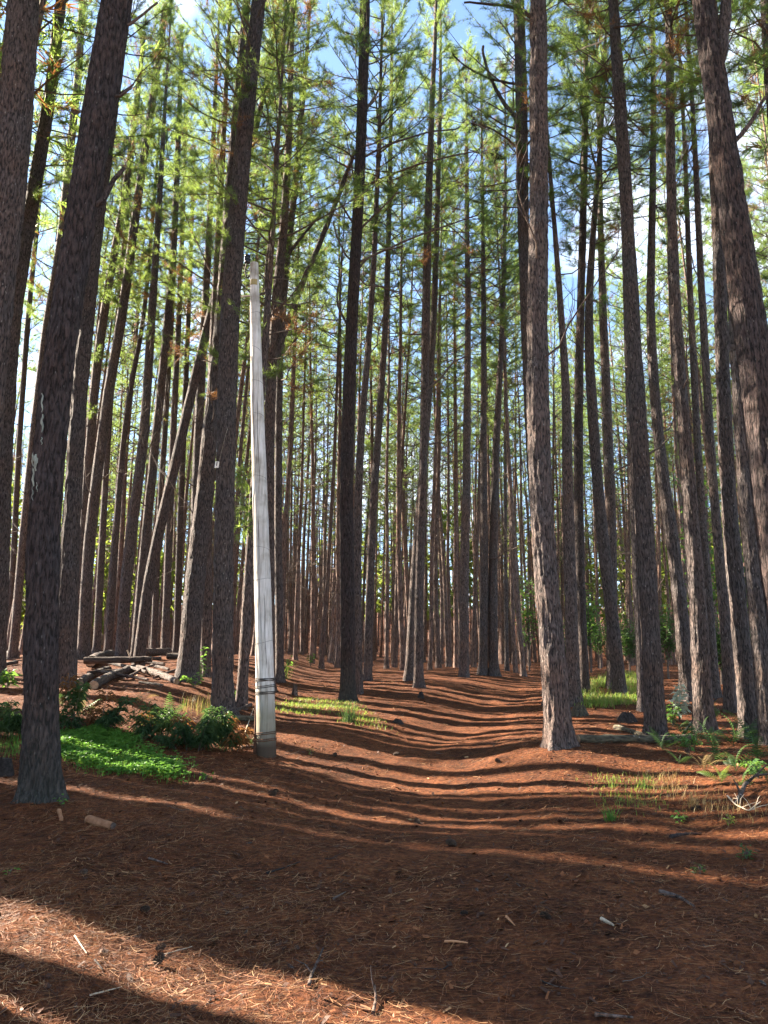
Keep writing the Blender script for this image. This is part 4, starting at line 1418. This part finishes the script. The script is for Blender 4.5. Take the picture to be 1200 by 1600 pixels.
def broad_shrub(px, py, wpx, hpx, label, mat, n=70, leafL=.13, leafW=.06, D=None, name='broadleaf_plant', trunk=.008, z0f=.2):
    if D is None:
        g, w = size_at(px, py, wpx)
    else:
        x = (px - 600) / FPX * D * CP
        g = Vector((x, D, tz(x, D))); w = wpx / FPX * depth_axis(g)
    h = hpx / FPX * depth_axis(g)
    root = empty(name, g)
    tag(root, label, 'plant' if h < 2 else 'small tree')
    st, fo = MB(), MB()
    ns = 5 if h < 2 else 16
    for k in range(ns):
        a = rng.uniform(0, 6.28); rr_ = rng.uniform(.2, 1) * w * .5
        f1 = rng.uniform(.45, 1.0)
        e = np.array([math.cos(a) * rr_, math.sin(a) * rr_, h * f1])
        P = np.stack([np.array([0, 0, -.03 if h < 2 else h * f1 * .4]), np.array([e[0] * .35, e[1] * .35, h * f1 * .65]), e])
        tube(st, P, np.array([trunk, trunk * .7, trunk * .3]), 5, 0, cap=False)
        m_ = n // ns
        f = rng.uniform(.3, 1.05, m_)
        pos = np.stack([np.interp(f, [0, .5, 1], P[:, c]) for c in range(3)], -1) + rng.normal(0, .02 + .05 * (h > 2) * h * .5, (m_, 3))
        d = rng.normal(0, 1, (m_, 3)); d[:, 2] = d[:, 2] * .35 + .15
        leaves(fo, pos, d, leafL, leafW, 0, .12, .3)
    if h >= 2:
        tube(st, np.stack([[0, 0, -.1], [.05, 0, h * .35], [0, .05, h * .8]]), np.array([trunk * 3, trunk * 2.4, trunk]), 7, 0, cap=False)
    obj('foliage', fo.mesh('foliage', mat), root)
    obj('stems', st.mesh('stems', M['twig']), root)
    return root


broad_shrub(1062, 1128, 46, 62, 'pale leaved shrub with silvery leaves between two pines behind the log', M['pale_leaf'], 80, .20, .07)
broad_shrub(1052, 1135, 40, 34, 'green undergrowth plant below the pale leaved shrub', M['broad'], 80, .12, .04)
broad_shrub(314, 1062, 30, 52, 'green sapling growing between the thick dark pine and tagged pine', M['broad'], 60)
broad_shrub(303, 1075, 44, 28, 'low leafy plant at the foot of the thick dark pine', M['broad'], 70, .11)
broad_shrub(371, 1035, 24, 26, 'small sapling showing between the tagged pine and the narrow leaning pine', M['broad'], 40, D=17)
broad_shrub(447, 1060, 22, 34, 'leafy seedling right of the utility pole at mid height', M['broad'], 45)
broad_shrub(485, 1042, 30, 20, 'low leafy plant near the far trunks right of the pole', M['broad'], 50)
broad_shrub(12, 1075, 48, 26, 'broad leaved plant at the left photo edge behind the leaning pine', M['broad'], 46, .22, .10)
broad_shrub(368, 1170, 16, 18, 'tiny bright seedling at the left of the pole foot', M['clover'], 30, .06, .03)
broad_shrub(486, 1180, 12, 10, 'tiny yellow green seedling on the sunlit path right of the pole', M['grass'], 20, .05, .02)
broad_shrub(95, 1258, 16, 10, 'tiny seedling at the right foot of the dark leaning pine', M['clover'], 18, .05, .025)
broad_shrub(15, 1366, 10, 8, 'tiny green sprout on the needles near the left edge', M['clover'], 16, .04, .022)
broad_shrub(1062, 1284, 24, 10, 'bright green sprout in the sunlit patch on the right bank', M['clover'], 30, .05, .03)
broad_shrub(1140, 1288, 20, 12, 'yellow green sprout beside the bleached twigs', M['grass'], 30, .05, .02)
broad_shrub(1166, 1342, 34, 20, 'dark green seedling low on the right bank', M['fern'], 40, .06, .02)
broad_shrub(1094, 1366, 14, 12, 'small dark seedling on the shaded needles below the sunlit patch', M['fern'], 20, .05, .02)
broad_shrub(320, 1218, 34, 10, 'sparse pale sprout at the right end of the bright patch', M['clover'], 34, .05, .03)
for bx, bd, bw, bh, bl in ((985, 27, 60, 100, 'dark green bush behind the narrow sunlit pine'), (1045, 25, 56, 120, 'dark green bush between the tall thick pine and the speckled pine'),
                           (1128, 23, 60, 110, 'dark green bush behind the half lit pine'), (1190, 28, 70, 130, 'dark bush far behind at the right photo edge'),
                           (885, 36, 60, 80, 'dark bush far behind the biggest trunk'), (940, 38, 60, 90, 'dark bush far behind the bright grass')):
    broad_shrub(bx, 0, bw, bh, bl, M['fern'], 900, .15, .06, D=bd, name='bush', trunk=.012)
for bx, by, bw, bh, bl in broad_shrub_later:
    broad_shrub(bx, by, bw, bh, bl, M['broad'], 90, .10, .04)
# sunlit young trees deeper in
broad_shrub(1112, 0, 70, 330, 'sunlit young broadleaf tree seen between the trunks on the right', M['broad'], 900, .20, .12, D=27, name='young_tree', trunk=.02)
broad_shrub(1190, 0, 80, 260, 'young broadleaf tree at the right photo edge behind the pines', M['broad'], 900, .20, .12, D=25, name='young_tree', trunk=.02)
broad_shrub(925, 0, 50, 130, 'young leafy tree behind the bright grass', M['broad'], 500, .18, .10, D=30, name='young_tree', trunk=.015)
broad_shrub(828, 0, 46, 150, 'young bright tree left behind the biggest trunk by the path', M['broad'], 500, .18, .10, D=34, name='young_tree', trunk=.015)


def tuft(px, py, hpx, label, mat, n=60):
    g, h = size_at(px, py, hpx)
    mb = MB()
    x = rng.normal(0, h * .18, n); y = rng.normal(0, h * .18, n)
    blades(mb, x, y, h, .006, 0, .7, z=np.full(n, -.02))
    o = obj('grass_tuft', mb.mesh('grass_tuft', mat), None, g)
    tag(o, label, 'grass', 'grass tufts')


tuft(954, 1282, 26, 'green grass tuft alone on the right side of the path', M['clover'], 70)
tuft(545, 1128, 34, 'brownish grassy tussock at the foot of the tall dark pine', M['shrub'], 160)
tuft(445, 1060, 30, 'grass tuft around the leafy seedling', M['grass'], 50)
tuft(1010, 1232, 30, 'sparse upright grass tuft below the log', M['grass'], 30)
tuft(960, 1230, 26, 'thin grass tuft at the end of the sun stripes', M['grass'], 26)
tuft(1085, 1262, 30, 'dry grass stalks beside the sunlit patch', M['straw'], 22)

# ------------------------------------------------------------------ the utility pole
gp = ground_at(418, 1180)
Yp = gp.y
pts = [(418, 1180, 34), (415, 1090, 31), (410, 900, 27), (404, 700, 23), (400, 560, 19), (397, 412, 14)]
P = [np.array(at_depth(x, y, Yp) - gp) for x, y, w in pts]
rp = [.95 * w / FPX * depth_axis(at_depth(x, y, Yp)) / 2 for x, y, w in pts]
P[0] = np.array([0, 0, -.3]); rp[0] = rp[1] * 1.05
pole = empty('utility_pole', gp)
tag(pole, 'whitish weathered wooden utility pole with bands, leaning slightly left', 'utility pole')
Q = resample(np.column_stack([P, rp]), .1)
mb = MB()
tube(mb, Q[:, :3], Q[:, 3], 28, 0, rough=.03, seed=3)
shaft = obj('shaft', mb.mesh('shaft', M['pole'], True), pole)
PC, PR = Q[:, :3], Q[:, 3]


def pole_at(py):
    z = (at_depth(415, py, Yp) - gp).z
    i = int(np.argmin(np.abs(PC[:, 2] - z)))
    return PC[i], PR[i]


def ring(name, py, rr_, mat, tilt=0.0, off=.006, nloop=1, label=None):
    c, r_ = pole_at(py)
    mb = MB()
    a = np.linspace(0, 2 * np.pi * nloop, 30 * nloop + 1)
    Pq = np.stack([c[0] + np.cos(a) * (r_ + off), c[1] + np.sin(a) * (r_ + off), c[2] + tilt * np.sin(a + 1) + a * .004 + .002 * np.sin(a * 5)], -1)
    tube(mb, Pq, rr_, 6, 0, cap=True)
    o = obj(name, mb.mesh(name, mat, True), shaft if name == 'wire_hoop' else pole)
    if label: o['label'] = label


for py, t_ in ((1064, .012), (1070, -.01), (1078, .014), (1085, -.006), (1090, .01)):
    ring('wire_band', py, .006, M['wire'], t_, nloop=2)
for py in (1148, 1156):
    ring('wire_band', py, .006, M['rust'], .008, nloop=2)
for py in (1002, 905, 858, 752, 655, 606, 548, 490):
    ring('wire_hoop', py + rng.uniform(-4, 4), .0022, M['wire'], rng.normal(0, .03), .001)
# drying cracks
for x0, y0, y1 in ((.3, 930, 1050), (-.2, 800, 1010), (.1, 620, 760), (-.45, 560, 700)):
    mb = MB(); cc = []
    for f in np.linspace(0, 1, 9):
        c, r_ = pole_at(y0 + (y1 - y0) * f)
        a = -math.pi / 2 + x0 + .05 * math.sin(f * 9)
        cc.append([c[0] + math.cos(a) * (r_ - .001), c[1] + math.sin(a) * (r_ - .001), c[2]])
    tube(mb, np.array(cc), np.array([.001] + [.0045] * 7 + [.001]), 4, 0)
    obj('crack', mb.mesh('crack', M['charred']), shaft)
# thin earth wire down the shaft
mb = MB(); cc = []
for f in np.linspace(0, 1, 30):
    c, r_ = pole_at(560 + 520 * f)
    a = -math.pi / 2 - .95 + .25 * math.sin(f * 7)
    cc.append([c[0] + math.cos(a) * (r_ + .006), c[1] + math.sin(a) * (r_ + .006), c[2]])
tube(mb, np.array(cc), .0045, 5, 0)
obj('earth_wire', mb.mesh('earth_wire', M['wire'], True), pole)
# rusty stake strapped to the foot
mb = MB()
a0 = np.array(at_depth(399, 1172, Yp - .02) - gp); a1 = np.array(at_depth(403, 1058, Yp - .02) - gp)
a0[2] = -.15
tube(mb, np.stack([a0, a0 * .5 + a1 * .5, a1]), np.array([.033, .031, .03]), 10, 0, rough=.12)
obj('stake', mb.mesh('stake', M['rust'], True), pole)
# insulator on a bent pin beside the top
ip = np.array(at_depth(386.5, 408, Yp) - gp)
mb = MB()
ct, rt_ = pole_at(430)
tube(mb, resample(np.stack([ct + [-rt_ * .8, 0, 0], np.array(at_depth(386, 436, Yp) - gp), np.array(at_depth(383, 424, Yp) - gp), ip + [0, 0, .03]]), .05, 1), .014, 6, 0)
pin = obj('insulator_pin', mb.mesh('insulator_pin', M['wire'], True), pole)
mb = MB()
prof_z = np.array([-.06, -.05, -.03, -.025, 0, .005, .03, .035, .06, .065, .09, .10, .115]) * 1.0
prof_r = np.array([.02, .055, .055, .035, .035, .055, .055, .035, .035, .052, .052, .03, .005])
tube(mb, np.column_stack([0 * prof_z + ip[0], 0 * prof_z + ip[1], prof_z + ip[2] + .02]), prof_r, 16, 0)
obj('insulator', mb.mesh('insulator', M['ceramic'], False), pin)
# faded yellow plate
c, r_ = pole_at(446)
mb = MB()
a = np.linspace(-math.pi / 2 - .75, -math.pi / 2 + .75, 7)
V, F = [], []
for k, aa in enumerate(a):
    for rr_ in (r_ + .002, r_ + .007):
        for zz in (-.055, .055):
            V.append([c[0] + math.cos(aa) * rr_, c[1] + math.sin(aa) * rr_, c[2] + zz])
for k in range(6):
    b = k * 4
    F += [[b + 2, b + 6, b + 7, b + 3], [b, b + 1, b + 5, b + 4], [b + 1, b + 3, b + 7, b + 5], [b, b + 4, b + 6, b + 2]]
F += [[0, 2, 3, 1], [24, 25, 27, 26]]
mb.add(V, F)
o = obj('number_plate', mb.mesh('number_plate', M['yellow']), pole)
o['label'] = 'faded yellow plate near the pole top'

# white tag on its tree
root, C, rr, Y, base = TREES['t12']
pw = at_depth(340.5, 728, Y)
i = int(np.argmin(np.abs(C[:, 2] - (pw.z - base.z))))
cx_ = base.x + C[i, 0]; dx = pw.x - cx_
yy = base.y + C[i, 1] - math.sqrt(max(.0004, rr[i] ** 2 - dx ** 2)) - .03
tagroot = empty('tree_tag', (pw.x, yy, pw.z))
tag(tagroot, 'small white tag with a dark mark nailed to the tall pine', 'tag')


def box(mb, c, s, m=0):
    c = np.array(c); s = np.array(s) / 2
    V = np.array([[x, y, z] for x in (-1, 1) for y in (-1, 1) for z in (-1, 1)]) * s + c
    mb.add(V, [[0, 1, 3, 2], [4, 6, 7, 5], [0, 4, 5, 1], [2, 3, 7, 6], [0, 2, 6, 4], [1, 5, 7, 3]], m)


tw, thh = 7 / FPX * Y, 10.5 / FPX * Y
mb = MB(); box(mb, (0, 0, 0), (tw, .012, thh)); pl = obj('plate', mb.mesh('plate', M['white']), tagroot)
mb = MB(); box(mb, (0, -.0085, thh * .12), (tw * .22, .004, thh * .62)); obj('mark', mb.mesh('mark', M['charred']), pl)
mb = MB(); tube(mb, np.array([[0, -.012, thh * .44], [0, .05, thh * .44]]), .004, 6); obj('nail', mb.mesh('nail', M['rust']), pl)
tagroot.rotation_euler = (0, R(6), R(-18))
# cord hanging from the tag up the stem
mb = MB()
cordp = [np.array(at_depth(x, y, yy - .005) - Vector((pw.x, yy, pw.z))) for x, y in ((342, 722), (346, 700), (349, 680), (352, 668))]
tube(mb, resample(np.array(cordp), .06, 1), .004, 5)
co = obj('cord', mb.mesh('cord', M['rope'], True), tagroot)

# ------------------------------------------------------------------ logs, stumps, sticks
def log(p0, p1, r0, r1, label, mat='log', name='log', sag=0.0, group=None, cat='log', bend=.03, stub=0):
    p0, p1 = Vector(p0), Vector(p1)
    Ld = (p1 - p0).length
    n = max(6, int(Ld / .10))
    s = np.linspace(0, 1, n)
    Pq = np.stack([bend * Ld * np.sin(s * np.pi) + np.cumsum(rng.normal(0, .004, n)), np.cumsum(rng.normal(0, .003, n)), Ld * s], -1)
    root = empty(name, p0)
    root.rotation_mode = 'QUATERNION'
    root.rotation_quaternion = (p1 - p0).to_track_quat('Z', 'Y')
    tag(root, label, cat, group)
    mb = MB()
    tube(mb, Pq, (r0 + (r1 - r0) * s) * (1 + rng.normal(0, .03, n)), 16, 0, cap=False, rough=.13, seed=int(rng.integers(999)))
    for k in range(stub):
        i = int(rng.uniform(.2, .8) * (n - 1))
        a_ = rng.uniform(0, 6.28)
        d = np.array([math.cos(a_), math.sin(a_), .5])
        tube(mb, np.stack([Pq[i], Pq[i] + d * (r0 + .08)]), np.array([r0 * .3, r0 * .18]), 6, 0)
    obj('bark', mb.mesh('bark', M[mat], True), root)
    for e, rr_ in ((0, r0), (n - 1, r1)):
        sg = -1 if e == 0 else 1
        mb = MB()
        tube(mb, np.stack([Pq[e] - [0, 0, .02 * sg], Pq[e] + [0, 0, .006 * sg]]), rr_ * .90, 14, 0, rough=.08)
        obj('cut_end', mb.mesh('cut_end', M['cut'] if rr_ > .04 else M['twig'], False), root)
    return root


def glog(a, b, wpx, label, lift=(0, 0), **kw):
    g0, g1 = ground_at(*a), ground_at(*b)
    r0 = wpx / FPX * depth_axis(g0) / 2; r1 = wpx / FPX * depth_axis(g1) / 2 * .85
    p0 = np.array(g0) + [0, 0, r0 * .75 + lift[0]]; p1 = np.array(g1) + [0, 0, r1 * .75 + lift[1]]
    return log(p0, p1, r0, r1, label, **kw)


G = 'logs heaped in the pile'
glog((141, 1046), (174, 1030), 17, 'thick grey log lying away from view at the back left of the pile', (.10, .02), group=G)
glog((130, 1052), (236, 1049), 11, 'long straight log lying across the top of the pile', (.26, .26), group=G, bend=.005)
glog((124, 1072), (170, 1051), 13, 'log at the front left of the pile beside the grey pine', group=G)
glog((146, 1077), (208, 1050), 15, 'knobbly dark log at the front of the pile', group=G, stub=3)
glog((214, 1052), (276, 1069), 11, 'dark log slanting down to the right end of the pile', (.06, 0), group=G)
glog((222, 1030), (262, 1027), 13, 'pale log behind the pile at its upper right', (.12, .12), group=G)
glog((261, 1031), (283, 1030), 10, 'short grey log end behind the thick dark pine', (.04, .04), group=G)
glog((186, 1033), (206, 1033), 7, 'short reddish log at the back middle of the pile', (.03, .03), group=G)
glog((218, 1068), (254, 1072), 4.5, 'thin pole lying at the front right of the pile', group=G)
glog((236, 1044), (262, 1048), 5, 'thin reddish stick at the right back of the pile', (.05, .02), group=G)
for a_, b_, w_, lf, lab in (((150, 1058), (232, 1066), 5, (.12, .04), 'thin dark pole slanting across the front of the pile'),
                            ((160, 1048), (228, 1058), 6, (.20, .10), 'dark stick resting crosswise on the knobbly log'),
                            ((176, 1040), (250, 1036), 5.5, (.16, .10), 'long thin stick behind the long straight log'),
                            ((198, 1064), (238, 1050), 4, (.05, .16), 'short thin stick tilted up at the pile front'),
                            ((240, 1062), (284, 1052), 4.5, (.02, .10), 'thin branch leaning on the right end of the pile'),
                            ((136, 1060), (190, 1056), 5, (.10, .12), 'dark thin log left of middle in the pile'),
                            ((205, 1040), (256, 1042), 7, (.10, .04), 'brown log at the right middle of the pile')):
    glog(a_, b_, w_, lab, lf, group=G)
g0 = ground_at(214, 1046)
log(np.array(g0), np.array(at_depth(198, 1016, g0.y)), .035, .02, 'bare forked stick standing out of the top of the pile', 'deadwhite', 'stick', group=G, cat='stick')
glog((-6, 1026), (28, 1028), 9, 'grey log behind the leaning pine at the left photo edge', (.05, .05))
glog((-4, 1044), (27, 1038), 6.5, 'thin log lying lower at the left photo edge', (.02, .02))
glog((-4, 1128), (30, 1122), 8, 'rotten log half buried in the shrub at the left photo edge', (.05, .05), mat='log_moss')
glog((903, 1160), (1084, 1160), 14, 'long mossy fallen log lying right of the biggest trunk', (0, 0), mat='log_moss', bend=.02, stub=2)
glog((962, 1140), (1006, 1152), 9, 'short mossy log behind the long fallen log', mat='log_moss')
glog((348, 1126), (399, 1127), 10, 'brown log between the tagged pine and the utility pole', mat='log_moss')
glog((360, 1122), (391, 1110), 6, 'thin log propped on the brown log by the pole', (.05, .10))
glog((350, 1130), (374, 1120), 5, 'short dark log at the left foot of the brown log')
glog((378, 1170), (398, 1169), 5, 'small reddish stick at the foot of the utility pole')


def stump(px, py, wpx, hpx, label, mat):
    g, w = size_at(px, py, wpx)
    h = hpx / FPX * depth_axis(g)
    root = empty('stump', g); tag(root, label, 'stump')
    mb = MB()
    tube(mb, np.stack([[0, 0, -.06], [0, 0, h * .2], [.01, 0, h * .6], [.02, 0, h]]), np.array([.68, .6, .46, .28]) * w, 14, 0, rough=.45, seed=int(px))
    obj('body', mb.mesh('body', M[mat], True), root)
    for k in range(4):
        mb = MB()
        a = rng.uniform(0, 6.28)
        tube(mb, np.stack([[math.cos(a) * w * .2, math.sin(a) * w * .2, h * .8], [math.cos(a) * w * .28, math.sin(a) * w * .28, h * rng.uniform(1.05, 1.25)]]), np.array([w * .1, w * .02]), 5, 0)
        obj('splinter', mb.mesh('splinter', M[mat]), root)


stump(657, 1091, 8, 10, 'small black charred stump at the foot of the sunlit sided pine', 'charred')
stump(460, 1086, 8, 16, 'small grey stump on the bank right of the utility pole', 'log')
stump(906, 1118, 22, 16, 'dark rotten stump behind the biggest trunk', 'log_moss')
stump(980, 1128, 24, 14, 'dark broken root lump behind the mossy log', 'charred')
stump(2, 1212, 30, 26, 'dark stump cut off by the left photo edge', 'charred')
stump(622, 1130, 14, 6, 'flat dark root stub on the left part of the path', 'charred')


def stick(pts, wpx, label, mat='twig', lift=.01, group=None, cat='stick', heights=None, name='stick', taper=.45, twigs=0):
    W = []
    for k, (a, b) in enumerate(pts):
        g = ground_at(a, b)
        W.append(np.array(g) + [0, 0, lift + (heights[k] if heights else 0)])
    r = wpx / FPX * depth_axis(W[0]) / 2
    W[0][2] += r * .5
    o0 = W[0].copy()
    Pq = resample(np.array(W) - o0, .03, 1)
    n = len(Pq)
    mb = MB()
    tube(mb, Pq, r * np.linspace(1, taper, n), 8, 0, rough=.2, seed=int(pts[0][0]))
    for k in range(twigs):
        i = int(rng.uniform(.2, .9) * (n - 1))
        d = rng.normal(0, 1, 3); d[2] = abs(d[2]) * .8; d /= np.linalg.norm(d)
        l = rng.uniform(.08, .25)
        tube(mb, np.stack([Pq[i], Pq[i] + d * l * .6, Pq[i] + d * l + rng.normal(0, .02, 3)]), r * np.array([.5, .4, .2]), 5, 0)
    o = obj(name, mb.mesh(name, M[mat], True), None, o0)
    tag(o, label, cat, group)


stick([(695, 1475), (712, 1474), (731, 1477)], 4.5, 'short straw coloured stick lying level on the shaded path', 'chip')
stick([(791, 1437), (805, 1450)], 4, 'small tan stick on the shaded path left of the pale bark piece', 'chip')
stick([(940, 1441), (959, 1449)], 7, 'pale bark piece on the right half of the shaded path', 'deadwhite')
stick([(483, 1546), (486, 1532), (505, 1500)], 6, 'dark forked stick standing at the sunlit strip near the bottom', 'log', heights=[0, .01, .05], twigs=2)
stick([(583, 1590), (587, 1570), (586, 1556)], 6, 'dark knotty stick near the bottom middle beside an orange chip', 'log', heights=[0, .01, .03], twigs=1)
stick([(930, 1591), (958, 1592), (990, 1595)], 7, 'brown stick along the bottom edge of the photo', 'log')
stick([(417, 1367), (440, 1360), (468, 1349)], 3.5, 'long thin dark twig on the path left of middle', 'charred')
stick([(521, 1408), (540, 1396)], 3.5, 'short dark twig right of the long thin twig', 'twig')
stick([(1030, 1398), (1060, 1404), (1085, 1419)], 8, 'grey fallen stick on the needles at the right', 'log')
stick([(1048, 1311), (1070, 1305), (1096, 1305)], 7, 'dark stick just below the sunlit patch on the right bank', 'charred')
glog((138, 1286), (176, 1296), 14, 'short orange brown log piece in front of the dark leaning pine', mat='chip', bend=.0)
stick([(92, 1270), (96, 1283)], 7, 'small tan bark chip left of the short orange log piece', 'chip', taper=.8, cat='bark')
stick([(563, 1578), (579, 1585)], 7, 'orange wood chip at the bottom near the knotty stick', 'chip', taper=.8, cat='bark')
stick([(1068, 1150), (1087, 1128), (1122, 1108)], 5, 'dark bare branch propped in front of the speckled pine', 'charred', heights=[0, .10, .22], cat='branch')
stick([(1152, 1258), (1165, 1240), (1182, 1228), (1204, 1225)], 8, 'dark lichen spotted branch at the right edge above the bleached twigs', 'log', heights=[0, .08, .10, .10], cat='branch', twigs=2)
stick([(1138, 1262), (1150, 1266), (1170, 1272), (1190, 1268)], 2.6, 'bleached twiggy branch in the sunlit patch at the right edge', 'deadwhite', heights=[.10, .04, .02, .08], cat='branch', twigs=9)
stick([(382, 1150), (388, 1130), (396, 1108)], 2.5, 'pale bent stalk leaning left of the utility pole', 'deadwhite', heights=[0, .0, .0], cat='stalk')
stick([(148, 1505), (160, 1518)], 4, 'small dark twig in the shade left of the sunlit strip', 'charred')
stick([(232, 1345), (262, 1352)], 4, 'small grey twig in shade on the left half', 'log')
stick([(116, 1468), (135, 1494)], 3, 'pale twig lying in the sunlit strip at the left', 'deadwhite')
stick([(250, 1497), (300, 1483)], 2.5, 'thin straw stalk crossing the sunlit strip', 'deadwhite')
stick([(140, 1562), (190, 1548)], 3, 'thin stalk in the shade at the bottom left', 'deadwhite')

# pine cones
cone_mb = MB()
cn = 70
for k in range(cn):
    f = (k + .5) / cn
    a = k * 2.39996
    z = f * .10
    r_ = .026 * math.sin(math.pi * min(.97, f * .82 + .16)) ** .8
    c = np.array([math.cos(a) * r_ * .5, math.sin(a) * r_ * .5, z])
    d = np.array([math.cos(a), math.sin(a), -.15 + 1.0 * f])
    s_ = np.array([-math.sin(a), math.cos(a), 0]) * .0075
    e = c + d * r_ * .75
    cone_mb.add(np.stack([c - s_ * .5, c + s_ * .5, e + s_, e - s_, e + [0, 0, .005]]), [[0, 1, 2], [0, 2, 3]], 0)
    cone_mb.add(np.stack([e + s_, e - s_, e + d * .004 + [0, 0, .004], c + [0, 0, .004]]), [[0, 1, 2], [0, 3, 1], [0, 2, 3], [1, 3, 2]], 0)
tube(cone_mb, np.array([[0, 0, 0], [0, 0, .04], [0, 0, .095]]), np.array([.014, .016, .005]), 8, 0)
cone_me = cone_mb.mesh('pine_cone', M['cone'])


def cone(px, py, label, sc=1.2):
    sc *= .6
    g = ground_at(px, py)
    o = obj('pine_cone', cone_me, None, g + Vector((0, 0, .022 * sc)))
    o.rotation_euler = (R(80) + rng.normal(0, .2), 0, rng.uniform(0, 6.28))
    o.scale = (sc, sc, sc)
    tag(o, label, 'pine cone', 'fallen pine cones')


cone(242, 1511, 'dark pine cone lying in the sunlit strip at the bottom left', 1.3)
cone(421, 1243, 'dark pine cone on the path below the utility pole', 1.9)
cone(434, 1238, 'dark pine cone just right of the one below the utility pole', 1.3)
cone(134, 1366, 'dark pine cone in shade on the left half of the path', 1.2)
cone(244, 1488, 'small pine cone at the upper rim of the sunlit strip', 1.0)
cone(845, 1434, 'pine cone on the shaded path above the tan stick', 1.2)
cone(730, 1430, 'pine cone on the middle of the shaded path', .9)
cone(220, 1425, 'pine cone in shade above the sunlit strip', 1.1)
for k in range(9):
    y = rng.uniform(6.5, 15); x = y * rng.uniform(-.45, .42)
    o = obj('pine_cone', cone_me, None, (x, y, tz(x, y) + .02))
    o.rotation_euler = (R(80), 0, rng.uniform(0, 6.28))
    tag(o, 'little pine cone half sunk among the needles', 'pine cone', 'small fallen pine cones')

tw_me = [branch_mb(.22, 1, .005, .08).mesh('twig', M[m_], True) for m_ in ('twig', 'log', 'charred')]
for k in range(70):
    y = math.sqrt(rng.uniform(4.3 ** 2, 15 ** 2)); x = y * rng.uniform(-.5, .48)
    o = obj('twig', tw_me[k % 3], None, (x, y, tz(x, y) + .012))
    o.rotation_euler = (rng.normal(0, .2), rng.normal(0, .1), rng.uniform(0, 6.28))
    s_ = rng.uniform(.4, 1.3); o.scale = (s_, s_, s_)
    tag(o, 'thin dead twig lying on the needle covered path', 'twig', 'small fallen twigs')

ck_me = []
for k in range(4):
    mb = MB()
    n = 7
    a = np.linspace(0, 2 * np.pi, n, endpoint=False)
    rx, ry = (.035, .014) if k % 2 else (.025, .018)
    rj = rng.uniform(.7, 1.2, n)
    top_ = np.stack([np.cos(a) * rx * rj, np.sin(a) * ry * rj, .006 + .004 * np.cos(a)], -1)
    bot = top_ - [0, 0, .006]
    V = np.vstack([top_, bot, [[0, 0, .009]]])
    F = [[i, (i + 1) % n, 2 * n] for i in range(n)]
    mb.add(V, F, 0)
    mb.add(V, [[i, i + n, (i + 1) % n + n, (i + 1) % n] for i in range(n)], 0)
    ck_me.append(mb.mesh('bark_flake', M[('chip', 'log', 'cone', 'log')[k]]))
for k in range(90):
    y = math.sqrt(rng.uniform(4.3 ** 2, 13 ** 2)); x = y * rng.uniform(-.5, .48)
    o = obj('bark_flake', ck_me[k % 4], None, (x, y, tz(x, y) + .008))
    o.rotation_euler = (rng.normal(0, .3), rng.normal(0, .3), rng.uniform(0, 6.28))
    s_ = rng.uniform(.35, .85); o.scale = (s_, s_, s_)
    tag(o, 'little bark flake lying on the needle covered path', 'bark', 'small bark flakes')
